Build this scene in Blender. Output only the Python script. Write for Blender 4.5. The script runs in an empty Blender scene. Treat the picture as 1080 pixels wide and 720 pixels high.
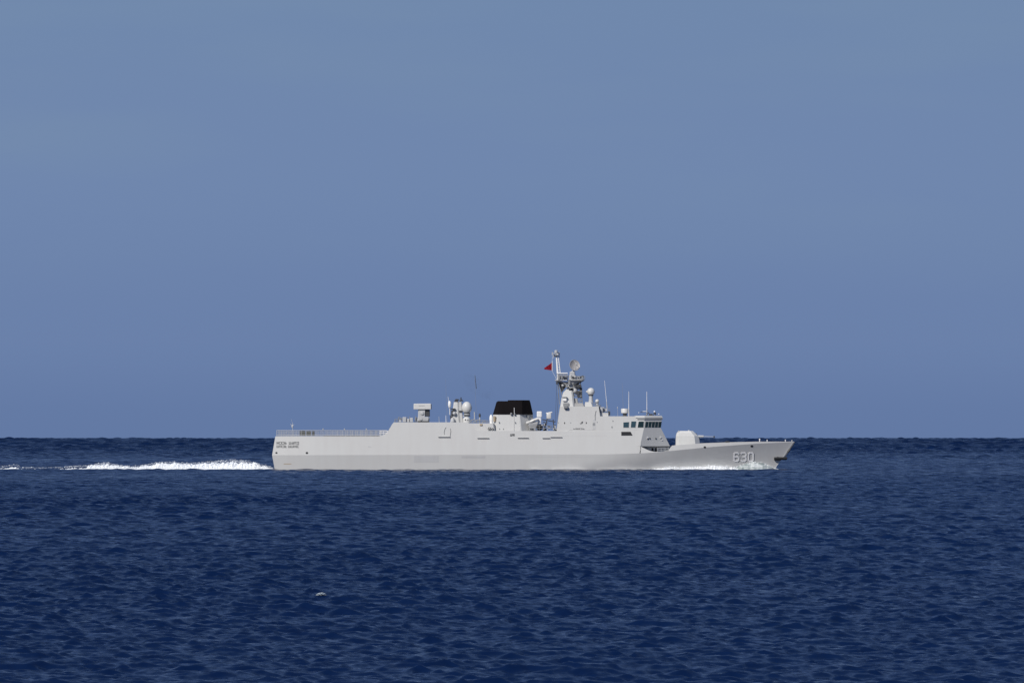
import bpy, bmesh, math, random
import numpy as np
from mathutils import Vector, Matrix, noise
R = math.radians
sc = bpy.context.scene
COL = sc.collection
random.seed(7)

# ------------------------------------------------------------------ camera
H_CAM = 6.48
EARTH_R = 7.4e6                       # earth radius with refraction: the sea curves away to a horizon 10 km off
DIP = math.sqrt(2 * H_CAM / EARTH_R)
cd = bpy.data.cameras.new('camera')
cam = bpy.data.objects.new('camera', cd)
COL.objects.link(cam)
cd.lens = 200; cd.sensor_width = 36; cd.sensor_fit = 'HORIZONTAL'
cd.clip_start = 1.0; cd.clip_end = 200000
cam.location = (0, 0, H_CAM)
cam.rotation_euler = (R(90) + 102.8 / 6000 - DIP, 0, 0)
sc.camera = cam

# ------------------------------------------------------------------ light
SUN_EL, SUN_AZ = 37.0, 213.0          # azimuth clockwise from +Y: behind the camera, a little to the left
w = bpy.data.worlds.new('World'); sc.world = w; w.use_nodes = True
nt = w.node_tree; nt.nodes.clear()
N = nt.nodes.new; L = nt.links.new
out = N('ShaderNodeOutputWorld'); bg = N('ShaderNodeBackground')
sky = N('ShaderNodeTexSky'); sky.sky_type = 'NISHITA'; sky.sun_disc = False
sky.sun_elevation = R(SUN_EL); sky.sun_rotation = R(SUN_AZ)
sky.altitude = 0; sky.air_density = 1.0; sky.dust_density = 0.6; sky.ozone_density = 2.5
bg.inputs[1].default_value = 0.10
tc = N('ShaderNodeTexCoord'); sep = N('ShaderNodeSeparateXYZ')
L(tc.outputs['Generated'], sep.inputs[0])
# low sky: grey-blue ramp by height, darkened at the top to deepen sea reflections
ramp = N('ShaderNodeValToRGB'); L(sep.outputs['Z'], ramp.inputs[0])
cr = ramp.color_ramp; cr.interpolation = 'EASE'
LOW = [(0.0, (1.25, 1.93, 3.70)), (0.018, (1.46, 2.20, 4.02)), (0.046, (1.62, 2.42, 4.20)), (0.080, (1.63, 2.48, 4.14)), (0.22, (0.62, 1.16, 2.95))]
cr.elements[0].position = LOW[0][0]; cr.elements[1].position = LOW[-1][0]
for p, c in LOW[1:-1]: cr.elements.new(p)
for e, (p, c) in zip(cr.elements, LOW): e.color = (c[0] / 10, c[1] / 10, c[2] / 10, 1)
sc10 = N('ShaderNodeVectorMath'); sc10.operation = 'SCALE'; sc10.inputs['Scale'].default_value = 10.0
L(ramp.outputs[0], sc10.inputs[0])
mp = N('ShaderNodeMapping'); mp.inputs['Scale'].default_value = (7, 7, 42)
L(tc.outputs['Generated'], mp.inputs[0])
cn = N('ShaderNodeTexNoise'); cn.inputs['Scale'].default_value = 1.4; cn.inputs['Detail'].default_value = 4; cn.inputs['Roughness'].default_value = 0.45
L(mp.outputs[0], cn.inputs['Vector'])
cm = N('ShaderNodeMapRange'); cm.inputs[1].default_value = 0.46; cm.inputs[2].default_value = 0.72
cm.inputs[3].default_value = 0.0; cm.inputs[4].default_value = 0.6
L(cn.outputs['Fac'], cm.inputs[0])
ch = N('ShaderNodeMapRange'); ch.inputs[1].default_value = 0.02; ch.inputs[2].default_value = 0.07
L(sep.outputs['Z'], ch.inputs[0])
cmul = N('ShaderNodeMath'); cmul.operation = 'MULTIPLY'; L(cm.outputs[0], cmul.inputs[0]); L(ch.outputs[0], cmul.inputs[1])
cmix = N('ShaderNodeMix'); cmix.data_type = 'RGBA'
L(cmul.outputs[0], cmix.inputs[0]); L(sc10.outputs[0], cmix.inputs[6]); cmix.inputs[7].default_value = (1.86, 2.74, 4.14, 1)
hm = N('ShaderNodeMapRange'); hm.inputs[1].default_value = 0.22; hm.inputs[2].default_value = 0.60
L(sep.outputs['Z'], hm.inputs[0])
mix = N('ShaderNodeMix'); mix.data_type = 'RGBA'
L(hm.outputs[0], mix.inputs[0]); L(cmix.outputs[2], mix.inputs[6]); L(sky.outputs[0], mix.inputs[7])
L(mix.outputs[2], bg.inputs[0]); L(bg.outputs[0], out.inputs[0])

sd = bpy.data.lights.new('sun', 'SUN'); sun = bpy.data.objects.new('sun', sd); COL.objects.link(sun)
sd.energy = 3.4; sd.angle = R(0.53); sd.color = (1.0, 0.95, 0.87)
az = R(SUN_AZ)
dvec = Vector((math.sin(az) * math.cos(R(SUN_EL)), math.cos(az) * math.cos(R(SUN_EL)), math.sin(R(SUN_EL))))
sun.rotation_euler = dvec.to_track_quat('Z', 'Y').to_euler()
sun.location = (-50, 100, 100)
sc.view_settings.view_transform = 'Standard'; sc.view_settings.look = 'None'
sc.view_settings.exposure = 0.0; sc.view_settings.gamma = 1
sc.cycles.max_bounces = 6

# ------------------------------------------------------------------ materials
def new_mat(name):
    m = bpy.data.materials.new(name); m.use_nodes = True
    return m, m.node_tree, m.node_tree.nodes['Principled BSDF']
def paint(name, col, rough=0.5, var=0.06, metal=0.0, streak=True):
    """painted steel: faint patches of wear and vertical run-off streaks"""
    m, t, b = new_mat(name)
    tcn = t.nodes.new('ShaderNodeTexCoord')
    mpn = t.nodes.new('ShaderNodeMapping'); mpn.inputs['Scale'].default_value = (1.1, 1.1, 0.10) if streak else (0.6, 0.6, 0.6)
    t.links.new(tcn.outputs['Object'], mpn.inputs[0])
    n1 = t.nodes.new('ShaderNodeTexNoise'); n1.inputs['Scale'].default_value = 1.0; n1.inputs['Detail'].default_value = 6
    t.links.new(mpn.outputs[0], n1.inputs['Vector'])
    n2 = t.nodes.new('ShaderNodeTexNoise'); n2.inputs['Scale'].default_value = 0.13; n2.inputs['Detail'].default_value = 3
    t.links.new(tcn.outputs['Object'], n2.inputs['Vector'])
    ad = t.nodes.new('ShaderNodeMath'); ad.operation = 'ADD'
    t.links.new(n1.outputs['Fac'], ad.inputs[0]); t.links.new(n2.outputs['Fac'], ad.inputs[1])
    mr = t.nodes.new('ShaderNodeMapRange'); mr.inputs[1].default_value = 0.6; mr.inputs[2].default_value = 1.4
    t.links.new(ad.outputs[0], mr.inputs[0])
    mx = t.nodes.new('ShaderNodeMix'); mx.data_type = 'RGBA'
    lo = [c * (1 - 2 * var) for c in col]; lo[0] *= 1.02
    mx.inputs[6].default_value = (*lo, 1); mx.inputs[7].default_value = (*[min(1, c * (1 + var)) for c in col], 1)
    t.links.new(mr.outputs[0], mx.inputs[0]); t.links.new(mx.outputs[2], b.inputs['Base Color'])
    b.inputs['Roughness'].default_value = rough; b.inputs['Metallic'].default_value = metal
    return m
M = {}
M['hull'] = paint('hull_grey_paint', (0.565, 0.568, 0.556), 0.55, 0.028)
M['house'] = paint('superstructure_grey_paint', (0.565, 0.568, 0.556), 0.55, 0.028)
M['gear'] = paint('gear_grey_paint', (0.50, 0.51, 0.52), 0.5, 0.08, streak=False)
M['mid'] = paint('weathered_mid_grey', (0.27, 0.28, 0.29), 0.6, 0.1, streak=False)
M['patch'] = paint('slightly_darker_grey', (0.515, 0.52, 0.52), 0.55, 0.05)  # a little darker than the hull grey
M['dark'] = paint('dark_grey_fittings', (0.06, 0.063, 0.07), 0.6, 0.15, streak=False)
M['black'] = paint('black_opening', (0.012, 0.013, 0.016), 0.7, 0.1, streak=False)
M['soot'] = paint('matt_black_funnel_paint', (0.007, 0.005, 0.006), 0.85, 0.25)
M['soot'].node_tree.nodes['Principled BSDF'].inputs['Specular IOR Level'].default_value = 0.15
M['white'] = paint('white_paint', (0.86, 0.86, 0.85), 0.45, 0.03, streak=False)
M['radome'] = paint('radome_off_white', (0.66, 0.66, 0.64), 0.4, 0.03, streak=False)
M['deck'] = paint('deck_grey_paint', (0.20, 0.21, 0.22), 0.8, 0.1, streak=False)
M['green'] = paint('olive_canvas', (0.045, 0.052, 0.028), 0.9, 0.3, streak=False)
M['tan'] = paint('tan_canvas', (0.42, 0.33, 0.22), 0.9, 0.1, streak=False)
M['red'] = paint('red_flag_cloth', (0.42, 0.010, 0.035), 0.8, 0.1, streak=False)
M['letter'] = paint('dark_lettering_paint', (0.11, 0.115, 0.12), 0.6, 0.05, streak=False)
M['number'] = paint('white_number_paint', (0.93, 0.93, 0.92), 0.5, 0.01, streak=False)
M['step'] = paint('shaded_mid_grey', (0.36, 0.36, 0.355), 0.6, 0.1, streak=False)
M['line'] = paint('thin_dark_grey_trim', (0.16, 0.165, 0.175), 0.6, 0.1, streak=False)  # plain dark grey for thin lines and small lettering
m, t, b = new_mat('bridge_window_glass'); b.inputs['Base Color'].default_value = (0.012, 0.028, 0.03, 1); b.inputs['Roughness'].default_value = 0.08; M['glass'] = m
m, t, b = new_mat('pale_window_glass'); b.inputs['Base Color'].default_value = (0.035, 0.07, 0.09, 1); b.inputs['Roughness'].default_value = 0.15; M['glass_blue'] = m
m, t, b = new_mat('dish_mesh'); b.inputs['Base Color'].default_value = (0.42, 0.40, 0.39, 1); b.inputs['Roughness'].default_value = 0.5; M['dish'] = m

def water_mat():
    m, t, b = new_mat('sea_water')
    tcn = t.nodes.new('ShaderNodeTexCoord')
    def nz(scale, detail, sx, sy):
        mp = t.nodes.new('ShaderNodeMapping'); mp.inputs['Scale'].default_value = (sx, sy, 1)
        n = t.nodes.new('ShaderNodeTexNoise'); n.inputs['Scale'].default_value = scale; n.inputs['Detail'].default_value = detail
        t.links.new(tcn.outputs['Object'], mp.inputs[0]); t.links.new(mp.outputs[0], n.inputs['Vector']); return n
    n1 = nz(4.0, 5, 1.0, 0.7)      # small ripples as a tilt of the surface normal
    sub = t.nodes.new('ShaderNodeVectorMath'); sub.operation = 'SUBTRACT'; sub.inputs[1].default_value = (0.5, 0.5, 0.5)
    t.links.new(n1.outputs['Color'], sub.inputs[0])
    mul = t.nodes.new('ShaderNodeVectorMath'); mul.operation = 'MULTIPLY'; mul.inputs[1].default_value = (0.66, 0.66, 0.0)
    t.links.new(sub.outputs[0], mul.inputs[0])
    geo = t.nodes.new('ShaderNodeNewGeometry')
    add = t.nodes.new('ShaderNodeVectorMath'); add.operation = 'ADD'
    t.links.new(geo.outputs['Normal'], add.inputs[0]); t.links.new(mul.outputs[0], add.inputs[1])
    nrm = t.nodes.new('ShaderNodeVectorMath'); nrm.operation = 'NORMALIZE'
    t.links.new(add.outputs[0], nrm.inputs[0]); t.links.new(nrm.outputs[0], b.inputs['Normal'])
    n2 = nz(0.006, 4, 1, 0.35)     # broad patches of slightly different water
    mx = t.nodes.new('ShaderNodeMix'); mx.data_type = 'RGBA'
    mr = t.nodes.new('ShaderNodeMapRange'); mr.inputs[1].default_value = 0.35; mr.inputs[2].default_value = 0.65
    t.links.new(n2.outputs['Fac'], mr.inputs[0]); t.links.new(mr.outputs[0], mx.inputs[0])
    mx.inputs[6].default_value = (0.0024, 0.0112, 0.050, 1); mx.inputs[7].default_value = (0.0034, 0.0152, 0.062, 1)
    t.links.new(mx.outputs[2], b.inputs['Base Color'])
    b.inputs['Roughness'].default_value = 0.18; b.inputs['IOR'].default_value = 1.333; b.inputs['Specular IOR Level'].default_value = 0.26
    return m
M['water'] = water_mat()
def foam_mat(name, col, tr=0.0, thr=0.0, scale=2.0, rough=0.9):
    m, t, b = new_mat(name)
    b.inputs['Base Color'].default_value = (*col, 1); b.inputs['Roughness'].default_value = rough
    if thr:
        tcn = t.nodes.new('ShaderNodeTexCoord')
        n = t.nodes.new('ShaderNodeTexNoise'); n.inputs['Scale'].default_value = scale; n.inputs['Detail'].default_value = 8
        t.links.new(tcn.outputs['Object'], n.inputs['Vector'])
        mr = t.nodes.new('ShaderNodeMapRange'); mr.inputs[1].default_value = thr - 0.06; mr.inputs[2].default_value = thr + 0.06
        mr.inputs[3].default_value = 1 - tr; mr.inputs[4].default_value = 1
        t.links.new(n.outputs['Fac'], mr.inputs[0]); t.links.new(mr.outputs[0], b.inputs['Alpha'])
    return m
M['foam'] = foam_mat('white_foam', (0.86, 0.88, 0.90))
M['thinfoam'] = foam_mat('thin_grey_foam', (0.36, 0.42, 0.47), tr=0.8, thr=0.45, scale=9.0)
M['spray'] = foam_mat('fine_spray', (0.84, 0.87, 0.90), tr=0.9, thr=0.5, scale=2.2)
M['crest'] = foam_mat('thin_foam_on_wave', (0.80, 0.83, 0.85), tr=0.95, thr=0.52, scale=1.6)
M['greywater'] = foam_mat('foamy_water_hull_reflection', (0.20, 0.25, 0.25), tr=0.0, rough=0.5)  # grey-green paints in hull reflection and wave shadow; pale mottling is foam
t = M['greywater'].node_tree; b = t.nodes['Principled BSDF']
tcn = t.nodes.new('ShaderNodeTexCoord'); mpn = t.nodes.new('ShaderNodeMapping'); mpn.inputs['Scale'].default_value = (0.8, 0.8, 2.2); mpn.inputs['Rotation'].default_value = (0, R(25), 0)
n = t.nodes.new('ShaderNodeTexNoise'); n.inputs['Scale'].default_value = 0.9; n.inputs['Detail'].default_value = 8; n.inputs['Roughness'].default_value = 0.65
t.links.new(tcn.outputs['Object'], mpn.inputs[0]); t.links.new(mpn.outputs[0], n.inputs['Vector'])
cr2 = t.nodes.new('ShaderNodeValToRGB'); t.links.new(n.outputs['Fac'], cr2.inputs[0])
cr2.color_ramp.elements[0].position = 0.38; cr2.color_ramp.elements[0].color = (0.20, 0.25, 0.25, 1)
cr2.color_ramp.elements[1].position = 0.66; cr2.color_ramp.elements[1].color = (0.72, 0.75, 0.75, 1)
t.links.new(cr2.outputs[0], b.inputs['Base Color'])

# ------------------------------------------------------------------ helpers
SPLIT = set('dark_sensor decoy_launcher ship_name embarkation_ladder drip_rail anchor stem_shadow_mark antenna_box jammer_box sensor_ball signal_locker signal_lamp bollard capstan deck_locker deck_box intake_louvre nav_lamp optical_sight sight_port funnel_lamp funnel_fitting mast_equipment deck_machinery covered_store hose_reel signal_deck draft_mark recess_shade_and_base trunnion_cover tube_cover yard_brace roof_gear tower_platform tower_antenna house_rail life_raft_canister deck_gear funnel_pipe vent_post coiled_hose floodlight ladder roof_lamp boat_console muzzle mantlet turret_sight cross_head deck_machinery stay_wire mast_step dark_fitting'.split())
def islands(bm):
    seen = set(); out_ = []
    bm.verts.ensure_lookup_table()
    for v in bm.verts:
        if v.index in seen: continue
        st_ = [v]; isl = []; seen.add(v.index)
        while st_:
            q = st_.pop(); isl.append(q)
            for e in q.link_edges:
                w_ = e.other_vert(q)
                if w_.index not in seen: seen.add(w_.index); st_.append(w_)
        out_.append(isl)
    return out_
def groups_of(bm):
    """loose pieces that touch (boxes overlap) belong together; far pieces are parts of their own"""
    isl = islands(bm)
    bb = []
    for g in isl:
        lo = Vector([min(v.co[k] for v in g) for k in range(3)]); hi = Vector([max(v.co[k] for v in g) for k in range(3)])
        bb.append((lo, hi))
    par = list(range(len(isl)))
    def find(a):
        while par[a] != a: a = par[a]
        return a
    for i in range(len(isl)):
        for j in range(i):
            if all(bb[i][0][k] <= bb[j][1][k] + 0.06 and bb[j][0][k] <= bb[i][1][k] + 0.06 for k in range(3)): par[find(i)] = find(j)
    gr = {}
    for i, g in enumerate(isl): gr.setdefault(find(i), []).extend(g)
    return list(gr.values())
def link(name, bm, mat, parent=None, smooth=None, label=None):
    if name in SPLIT:
        bm.verts.index_update(); gs = groups_of(bm)
        if len(gs) > 1:
            first = None
            for g in gs:
                keep = set(v.index for v in g)
                b2 = bm.copy(); b2.verts.ensure_lookup_table()
                bmesh.ops.delete(b2, geom=[v for v in b2.verts if v.index not in keep], context='VERTS')
                o = link_one(name, b2, mat, parent, smooth, label)
                first = first or o
            bm.free(); return first
    return link_one(name, bm, mat, parent, smooth, label)
def link_one(name, bm, mat, parent=None, smooth=None, label=None):
    me = bpy.data.meshes.new(name)
    bmesh.ops.recalc_face_normals(bm, faces=bm.faces)
    bm.to_mesh(me); bm.free()
    if smooth is not None:
        me.polygons.foreach_set('use_smooth', [True] * len(me.polygons))
        me.set_sharp_from_angle(angle=R(smooth))
    for mm in (mat if isinstance(mat, (list, tuple)) else [mat]): me.materials.append(mm)
    o = bpy.data.objects.new(name, me); COL.objects.link(o)
    if parent is not None: o.parent = parent
    if label: o['label'] = label
    return o
PX = 6.162
def X(px): return (px - 563.0) / PX
def Z(py): return (494.0 - py) / PX
def P(px, py, y=0.0): return Vector((X(px), y, Z(py)))

def loft(bm, levels, cap=True):
    rings = [[bm.verts.new((x, y, z)) for x, y in pl] for z, pl in levels]
    n = len(rings[0])
    for a, b in zip(rings, rings[1:]):
        for i in range(n):
            bm.faces.new((a[i], a[(i + 1) % n], b[(i + 1) % n], b[i]))
    if cap:
        bm.faces.new(rings[0][::-1]); bm.faces.new(rings[-1])
    return rings
def octo(px0, px1, h, cb=0.0, cf=0.0, hb=None, hf=None, yc=0.0):
    """plan outline: rear px0, front px1, half breadth h, chamfers (metres) at rear and front"""
    x0, x1 = X(px0), X(px1)
    cb = max(cb, 0.01); cf = max(cf, 0.01)
    hb = h - cb if hb is None else hb; hf = h - cf if hf is None else hf
    p = [(x0, -hb), (x0 + cb, -h), (x1 - cf, -h), (x1, -hf)]
    return [(x, y + yc) for x, y in p + [(x, -y) for x, y in p[::-1]]]
def box(bm, px0, px1, py0, py1, y0, y1, rot=None, bev=0.0):
    """box from pixel bounds in profile and y bounds in metres"""
    vs = []
    for x in (X(px0), X(px1)):
        for y in (y0, y1):
            for z in (Z(py1), Z(py0)):
                vs.append(bm.verts.new((x, y, z)))
    fs = [(0, 1, 3, 2), (4, 6, 7, 5), (0, 4, 5, 1), (2, 3, 7, 6), (0, 2, 6, 4), (1, 5, 7, 3)]
    faces = [bm.faces.new([vs[i] for i in f]) for f in fs]
    if rot:
        c = sum((v.co for v in vs), Vector()) / 8
        bmesh.ops.rotate(bm, verts=vs, cent=c, matrix=Matrix.Rotation(R(rot), 3, 'Y'))
    if bev:
        es = set(e for f in faces for e in f.edges)
        bmesh.ops.bevel(bm, geom=list(es), offset=bev, segments=2, affect='EDGES', profile=0.5)
def rod(bm, a, b, r, r2=None, n=8):
    a = Vector(a); b = Vector(b); r2 = r if r2 is None else r2
    d = (b - a).normalized(); q = d.to_track_quat('Z', 'Y')
    ra, rb = [], []
    for i in range(n):
        t = 2 * math.pi * i / n
        o = q @ Vector((math.cos(t), math.sin(t), 0))
        ra.append(bm.verts.new(a + o * r)); rb.append(bm.verts.new(b + o * r2))
    for i in range(n): bm.faces.new((ra[i], ra[(i + 1) % n], rb[(i + 1) % n], rb[i]))
    bm.faces.new(ra[::-1]); bm.faces.new(rb)
def ball(bm, c, rx, ry=None, rz=None, u=20, v=14):
    ry = rx if ry is None else ry; rz = rx if rz is None else rz
    g = bmesh.ops.create_uvsphere(bm, u_segments=u, v_segments=v, radius=1.0)
    for vv in g['verts']: vv.co = Vector((vv.co.x * rx, vv.co.y * ry, vv.co.z * rz)) + Vector(c)
def lathe(bm, c, prof, n=20, axis='Z'):
    """prof: (r, h) pairs about a vertical axis at c"""
    rings = []
    for r, h in prof:
        ring = []
        for i in range(n):
            t = 2 * math.pi * i / n
            o = Vector((math.cos(t) * r, math.sin(t) * r, h))
            if axis == 'X': o = Vector((o.z, o.x, o.y))
            if axis == 'Y': o = Vector((o.x, o.z, o.y))
            ring.append(bm.verts.new(Vector(c) + o))
        rings.append(ring)
    for a, b in zip(rings, rings[1:]):
        for i in range(n): bm.faces.new((a[i], a[(i + 1) % n], b[(i + 1) % n], b[i]))
    bm.faces.new(rings[0][::-1]); bm.faces.new(rings[-1])
def interp(x, pts):
    return float(np.interp(x, [p[0] for p in pts], [p[1] for p in pts]))

# ------------------------------------------------------------------ ship hull form
STEM = [(Z(497), 816), (Z(493.5), 818.0), (Z(487), 822.0), (Z(481), 827.0), (Z(464.4), 838.4)]
STERN = [(Z(497), 291.2), (Z(494), 290.6), (Z(476), 287.4), (Z(458.8), 291.1)]
def stem(z): return interp(z, STEM)
def stern(z): return interp(z, STERN)
def zk(px): return interp(px, [(288, Z(478.5)), (640, Z(477.6)), (680, Z(476.3)), (705, Z(474.2)), (750, Z(469.8)), (800, Z(466.3)), (838.4, Z(464.7))])
def half_low(px, z):
    k = max(0.0, min(1.0, z / 2.6))
    kk = max(0.0, min(1.0, z / max(zk(px), 0.5)))
    Ln = 225 - 35 * kk; p = 1.75 + 0.55 * kk
    t = max(0.0, min(1.0, (stem(z) - px) / Ln))
    b = 5.22 + 0.30 * kk
    f = 1 - (1 - t) ** p
    a = 1 - 0.10 * max(0.0, min(1.0, (345 - px) / 57)) ** 2
    return max(0.03, b * f * a)
def half(px, z):
    """half breadth of the ship's side at pixel column px and height z"""
    q = zk(px)
    if z <= q: return half_low(px, z)
    return max(0.03, half_low(px, q) - 0.13 * (z - q))

ship = bpy.data.objects.new('warship', None); COL.objects.link(ship)
ship.location = (3.72, 976.0, -0.065)
ship['label'] = 'light grey naval corvette numbered 630 with black funnel cap, steaming to the right'
ship['category'] = 'warship'

def shear(px, z):
    """nominal station -> real column: follows the raked stem and the knuckled transom"""
    x = px
    if px > 745: x += ((px - 745) / (838.4 - 745)) ** 2 * (stem(z) - 838.4)
    if px < 300: x += ((300 - px) / (300 - 287.4)) * (stern(z) - 287.4)
    return x
# top edge of the ship's side: (nominal column, real column, edge row, deck row)
EDGE = [(287.4, 287.4, 458.8, 458.8), (292, 292, 458.8, 458.8)]
EDGE += [(x, x, 458.7, 458.7) for x in range(300, 400, 10)]
EDGE += [(400, 400, 458.7, 458.7), (403, 403, 457.9, 458.4), (405.5, 405.5, 456.8, 458.0), (408, 408, 455.2, 457), (410, 410, 452.8, 455), (412, 412, 449.4, 452), (414, 414, 446.0, 449), (415.6, 415.6, 444.0, 444.4)]
EDGE += [(x, x, 444.0, 444.4) for x in range(425, 490, 10)]
EDGE += [(494, 494, 444.2, 444.6), (496.5, 496.5, 447.2, 448.5), (499.5, 499.5, 450.4, 451.5), (503, 503, 452.8, 453.2)]
EDGE += [(x, x, 453.0, 453.3) for x in range(512, 670, 9)]
EDGE += [(673, 678.3, 453.0, 453.3), (674.2, 676.5, 461.0, 475.2), (675.2, 674.7, 469.2, 475.2), (678, 677.4, 470.4, 475.2), (681.5, 681.3, 472.3, 475.2), (685.5, 685.5, 474.0, 475.2), (690, 690, 474.9, 475.2), (697, 697, 474.7, 475.0), (704.5, 704.5, 474.0, 474.5),
         (706, 706.5, 470.5, 474.0), (707.5, 708.5, 468.4, 469.2)]
EDGE += [(x, x, interp(x, [(708, 468.3), (740, 466.1), (770, 465.0), (800, 464.3), (838.4, 464.3)]), interp(x, [(708, 469), (740, 467.0), (770, 466), (800, 465.6), (838.4, 465.4)])) for x in list(range(714, 834, 6)) + [834, 836.5, 838.2]]
NL = 9
bm = bmesh.new(); deck_bm = bmesh.new()
cols = {-1: [], 1: []}
dcols = []
for (xn, xe, ey, dy) in EDGE:
    row = {}
    ze = Z(ey); q = min(zk(xn), ze - 0.02)
    for s in (-1, 1):
        pts = []
        for i in range(NL):
            z = -1.6 + (q + 1.6) * i / (NL - 1)
            x = shear(xn, z)
            pts.append(bm.verts.new((X(x), s * half_low(x, z), z)))
        xt = xe if 300 < xe < 745 else shear(xe, ze)
        he = half(xt, ze)
        pts.append(bm.verts.new((X(xt), s * he, ze)))
        hi = max(0.012, he - 0.10)
        pts.append(bm.verts.new((X(xt), s * hi, ze)))
        zd = min(Z(dy), ze - 0.02)
        pts.append(bm.verts.new((X(xt), s * hi, zd)))
        cols[s].append(pts)
    dcols.append((X(xt), max(0.01, hi + 0.02), zd + 0.01))
for s in (-1, 1):
    for a, b in zip(cols[s], cols[s][1:]):
        for i in range(len(a) - 1):
            bm.faces.new((a[i], b[i], b[i + 1], a[i + 1]))
for i in range(len(cols[1][0]) - 1):                       # transom
    bm.faces.new((cols[-1][0][i], cols[-1][0][i + 1], cols[1][0][i + 1], cols[1][0][i]))
    bm.faces.new((cols[-1][-1][i], cols[-1][-1][i + 1], cols[1][-1][i + 1], cols[1][-1][i]))
for a, b, c, d in zip(cols[-1], cols[-1][1:], cols[1], cols[1][1:]):
    bm.faces.new((a[0], b[0], d[0], c[0]))
hull = link('hull', bm, M['hull'], ship, smooth=5.5)
prev = None
for (x, h, z) in dcols:
    cur = (deck_bm.verts.new((x, -h, z)), deck_bm.verts.new((x, h, z)))
    if prev: deck_bm.faces.new((prev[0], cur[0], cur[1], prev[1]))
    prev = cur
link('deck', deck_bm, M['deck'], ship)

def plate(bm, poly, proud=0.02, depth=0.06, inset=0.0, h=half, sub=1):
    """a flat plate hugging the starboard side, outline given in pixels"""
    f = [bm.verts.new((X(x), -(h(x, Z(y)) + proud - inset), Z(y))) for x, y in poly]
    g = [bm.verts.new((X(x), -(h(x, Z(y)) - depth - inset), Z(y))) for x, y in poly]
    n = len(poly)
    bm.faces.new(f); bm.faces.new(g[::-1])
    for i in range(n): bm.faces.new((f[i], g[i], g[(i + 1) % n], f[(i + 1) % n]))
def stroke(bm, pts, wpx, proud=0.03, h=half):
    """painted stroke along a pixel polyline, on the ship's side"""
    for (x0, y0), (x1, y1) in zip(pts, pts[1:]):
        dx, dy = x1 - x0, y1 - y0; l = math.hypot(dx, dy) or 1
        nx, ny = -dy / l * wpx / 2, dx / l * wpx / 2
        ex, ey = dx / l * wpx / 2 * 0.9, dy / l * wpx / 2 * 0.9
        plate(bm, [(x0 + nx - ex, y0 + ny - ey), (x1 + nx + ex, y1 + ny + ey), (x1 - nx + ex, y1 - ny + ey), (x0 - nx - ex, y0 - ny - ey)], proud=proud, depth=0.02, h=h)
        proud += 0.002

# hull number 630, white with a dark drop edge
def glyph(ch, x0, y0, w, h):
    c = 0.24 * w
    L_, R_, T, B, Mi = x0, x0 + w, y0, y0 + h, y0 + h * 0.47
    if ch == '6': return [[(R_, T + c * 0.8), (R_ - c, T), (L_ + c, T), (L_, T + c), (L_, B - c), (L_ + c, B), (R_ - c, B), (R_, B - c), (R_, Mi + c), (R_ - c, Mi), (L_, Mi)]]
    if ch == '3': return [[(L_, T + c * .6), (L_ + c, T), (R_ - c, T), (R_, T + c), (R_, Mi - c), (R_ - c, Mi), (L_ + w * .4, Mi)], [(R_ - c, Mi), (R_, Mi + c), (R_, B - c), (R_ - c, B), (L_ + c, B), (L_, B - c * .6)]]
    return [[(L_ + c, T), (R_ - c, T), (R_, T + c), (R_, B - c), (R_ - c, B), (L_ + c, B), (L_, B - c), (L_, T + c), (L_ + c, T)]]
for i, ch_ in enumerate('630'):
    bs = bmesh.new()
    for pl in glyph(ch_, 774.2 + i * 7.7 + 0.6, 476.2 + 0.25, 5.0, 8.7): stroke(bs, pl, 1.5, proud=0.02)
    bm = bmesh.new()
    for pl in glyph(ch_, 774.2 + i * 7.7, 476.2, 5.0, 8.7): stroke(bm, pl, 1.55, proud=0.05)
    dg = link('hull_number', bm, M['number'], hull)
    link('number_shadow', bs, M['letter'], dg)

# small ship's name at the stern: two rows of short dark characters (too small in the photo to read)
def tiny_writing(rows, name='ship_name', h=half, parent=None, seed=3, mat='letter', wpx=0.42):
    rnd = random.Random(seed)
    bm = bmesh.new()
    for (x0, y0, n, cw, chh, gap) in rows:
        for k in range(n):
            a = x0 + k * (cw + gap)
            segs = [[(a, y0), (a + cw, y0)], [(a, y0 + chh / 2), (a + cw, y0 + chh / 2)], [(a, y0 + chh), (a + cw, y0 + chh)],
                    [(a, y0), (a, y0 + chh)], [(a + cw, y0), (a + cw, y0 + chh)], [(a + cw / 2, y0), (a + cw / 2, y0 + chh)]]
            for sgm in rnd.sample(segs, 4): stroke(bm, sgm, wpx, proud=0.03, h=h)
    return link(name, bm, M[mat], parent)
tiny_writing([(292.6, 464.6, 4, 2.0, 2.2, 0.75), (305.6, 464.6, 4, 2.0, 2.2, 0.75), (292.6, 468.2, 4, 2.0, 2.2, 0.75), (304.8, 468.2, 4, 2.2, 2.2, 0.75)], parent=hull)

def mark(name, poly, mat, proud=0.025, parent=None, h=half):
    bm = bmesh.new(); plate(bm, poly, proud=proud, h=h)
    return link(name, bm, M[mat], parent if parent is not None else hull)
def rect(x0, y0, x1, y1): return [(x0, y0), (x1, y0), (x1, y1), (x0, y1)]
def disc(cx, cy, rx, ry=None, n=12):
    ry = rx if ry is None else ry
    return [(cx + rx * math.cos(2 * math.pi * i / n), cy + ry * math.sin(2 * math.pi * i / n)) for i in range(n)]
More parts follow.
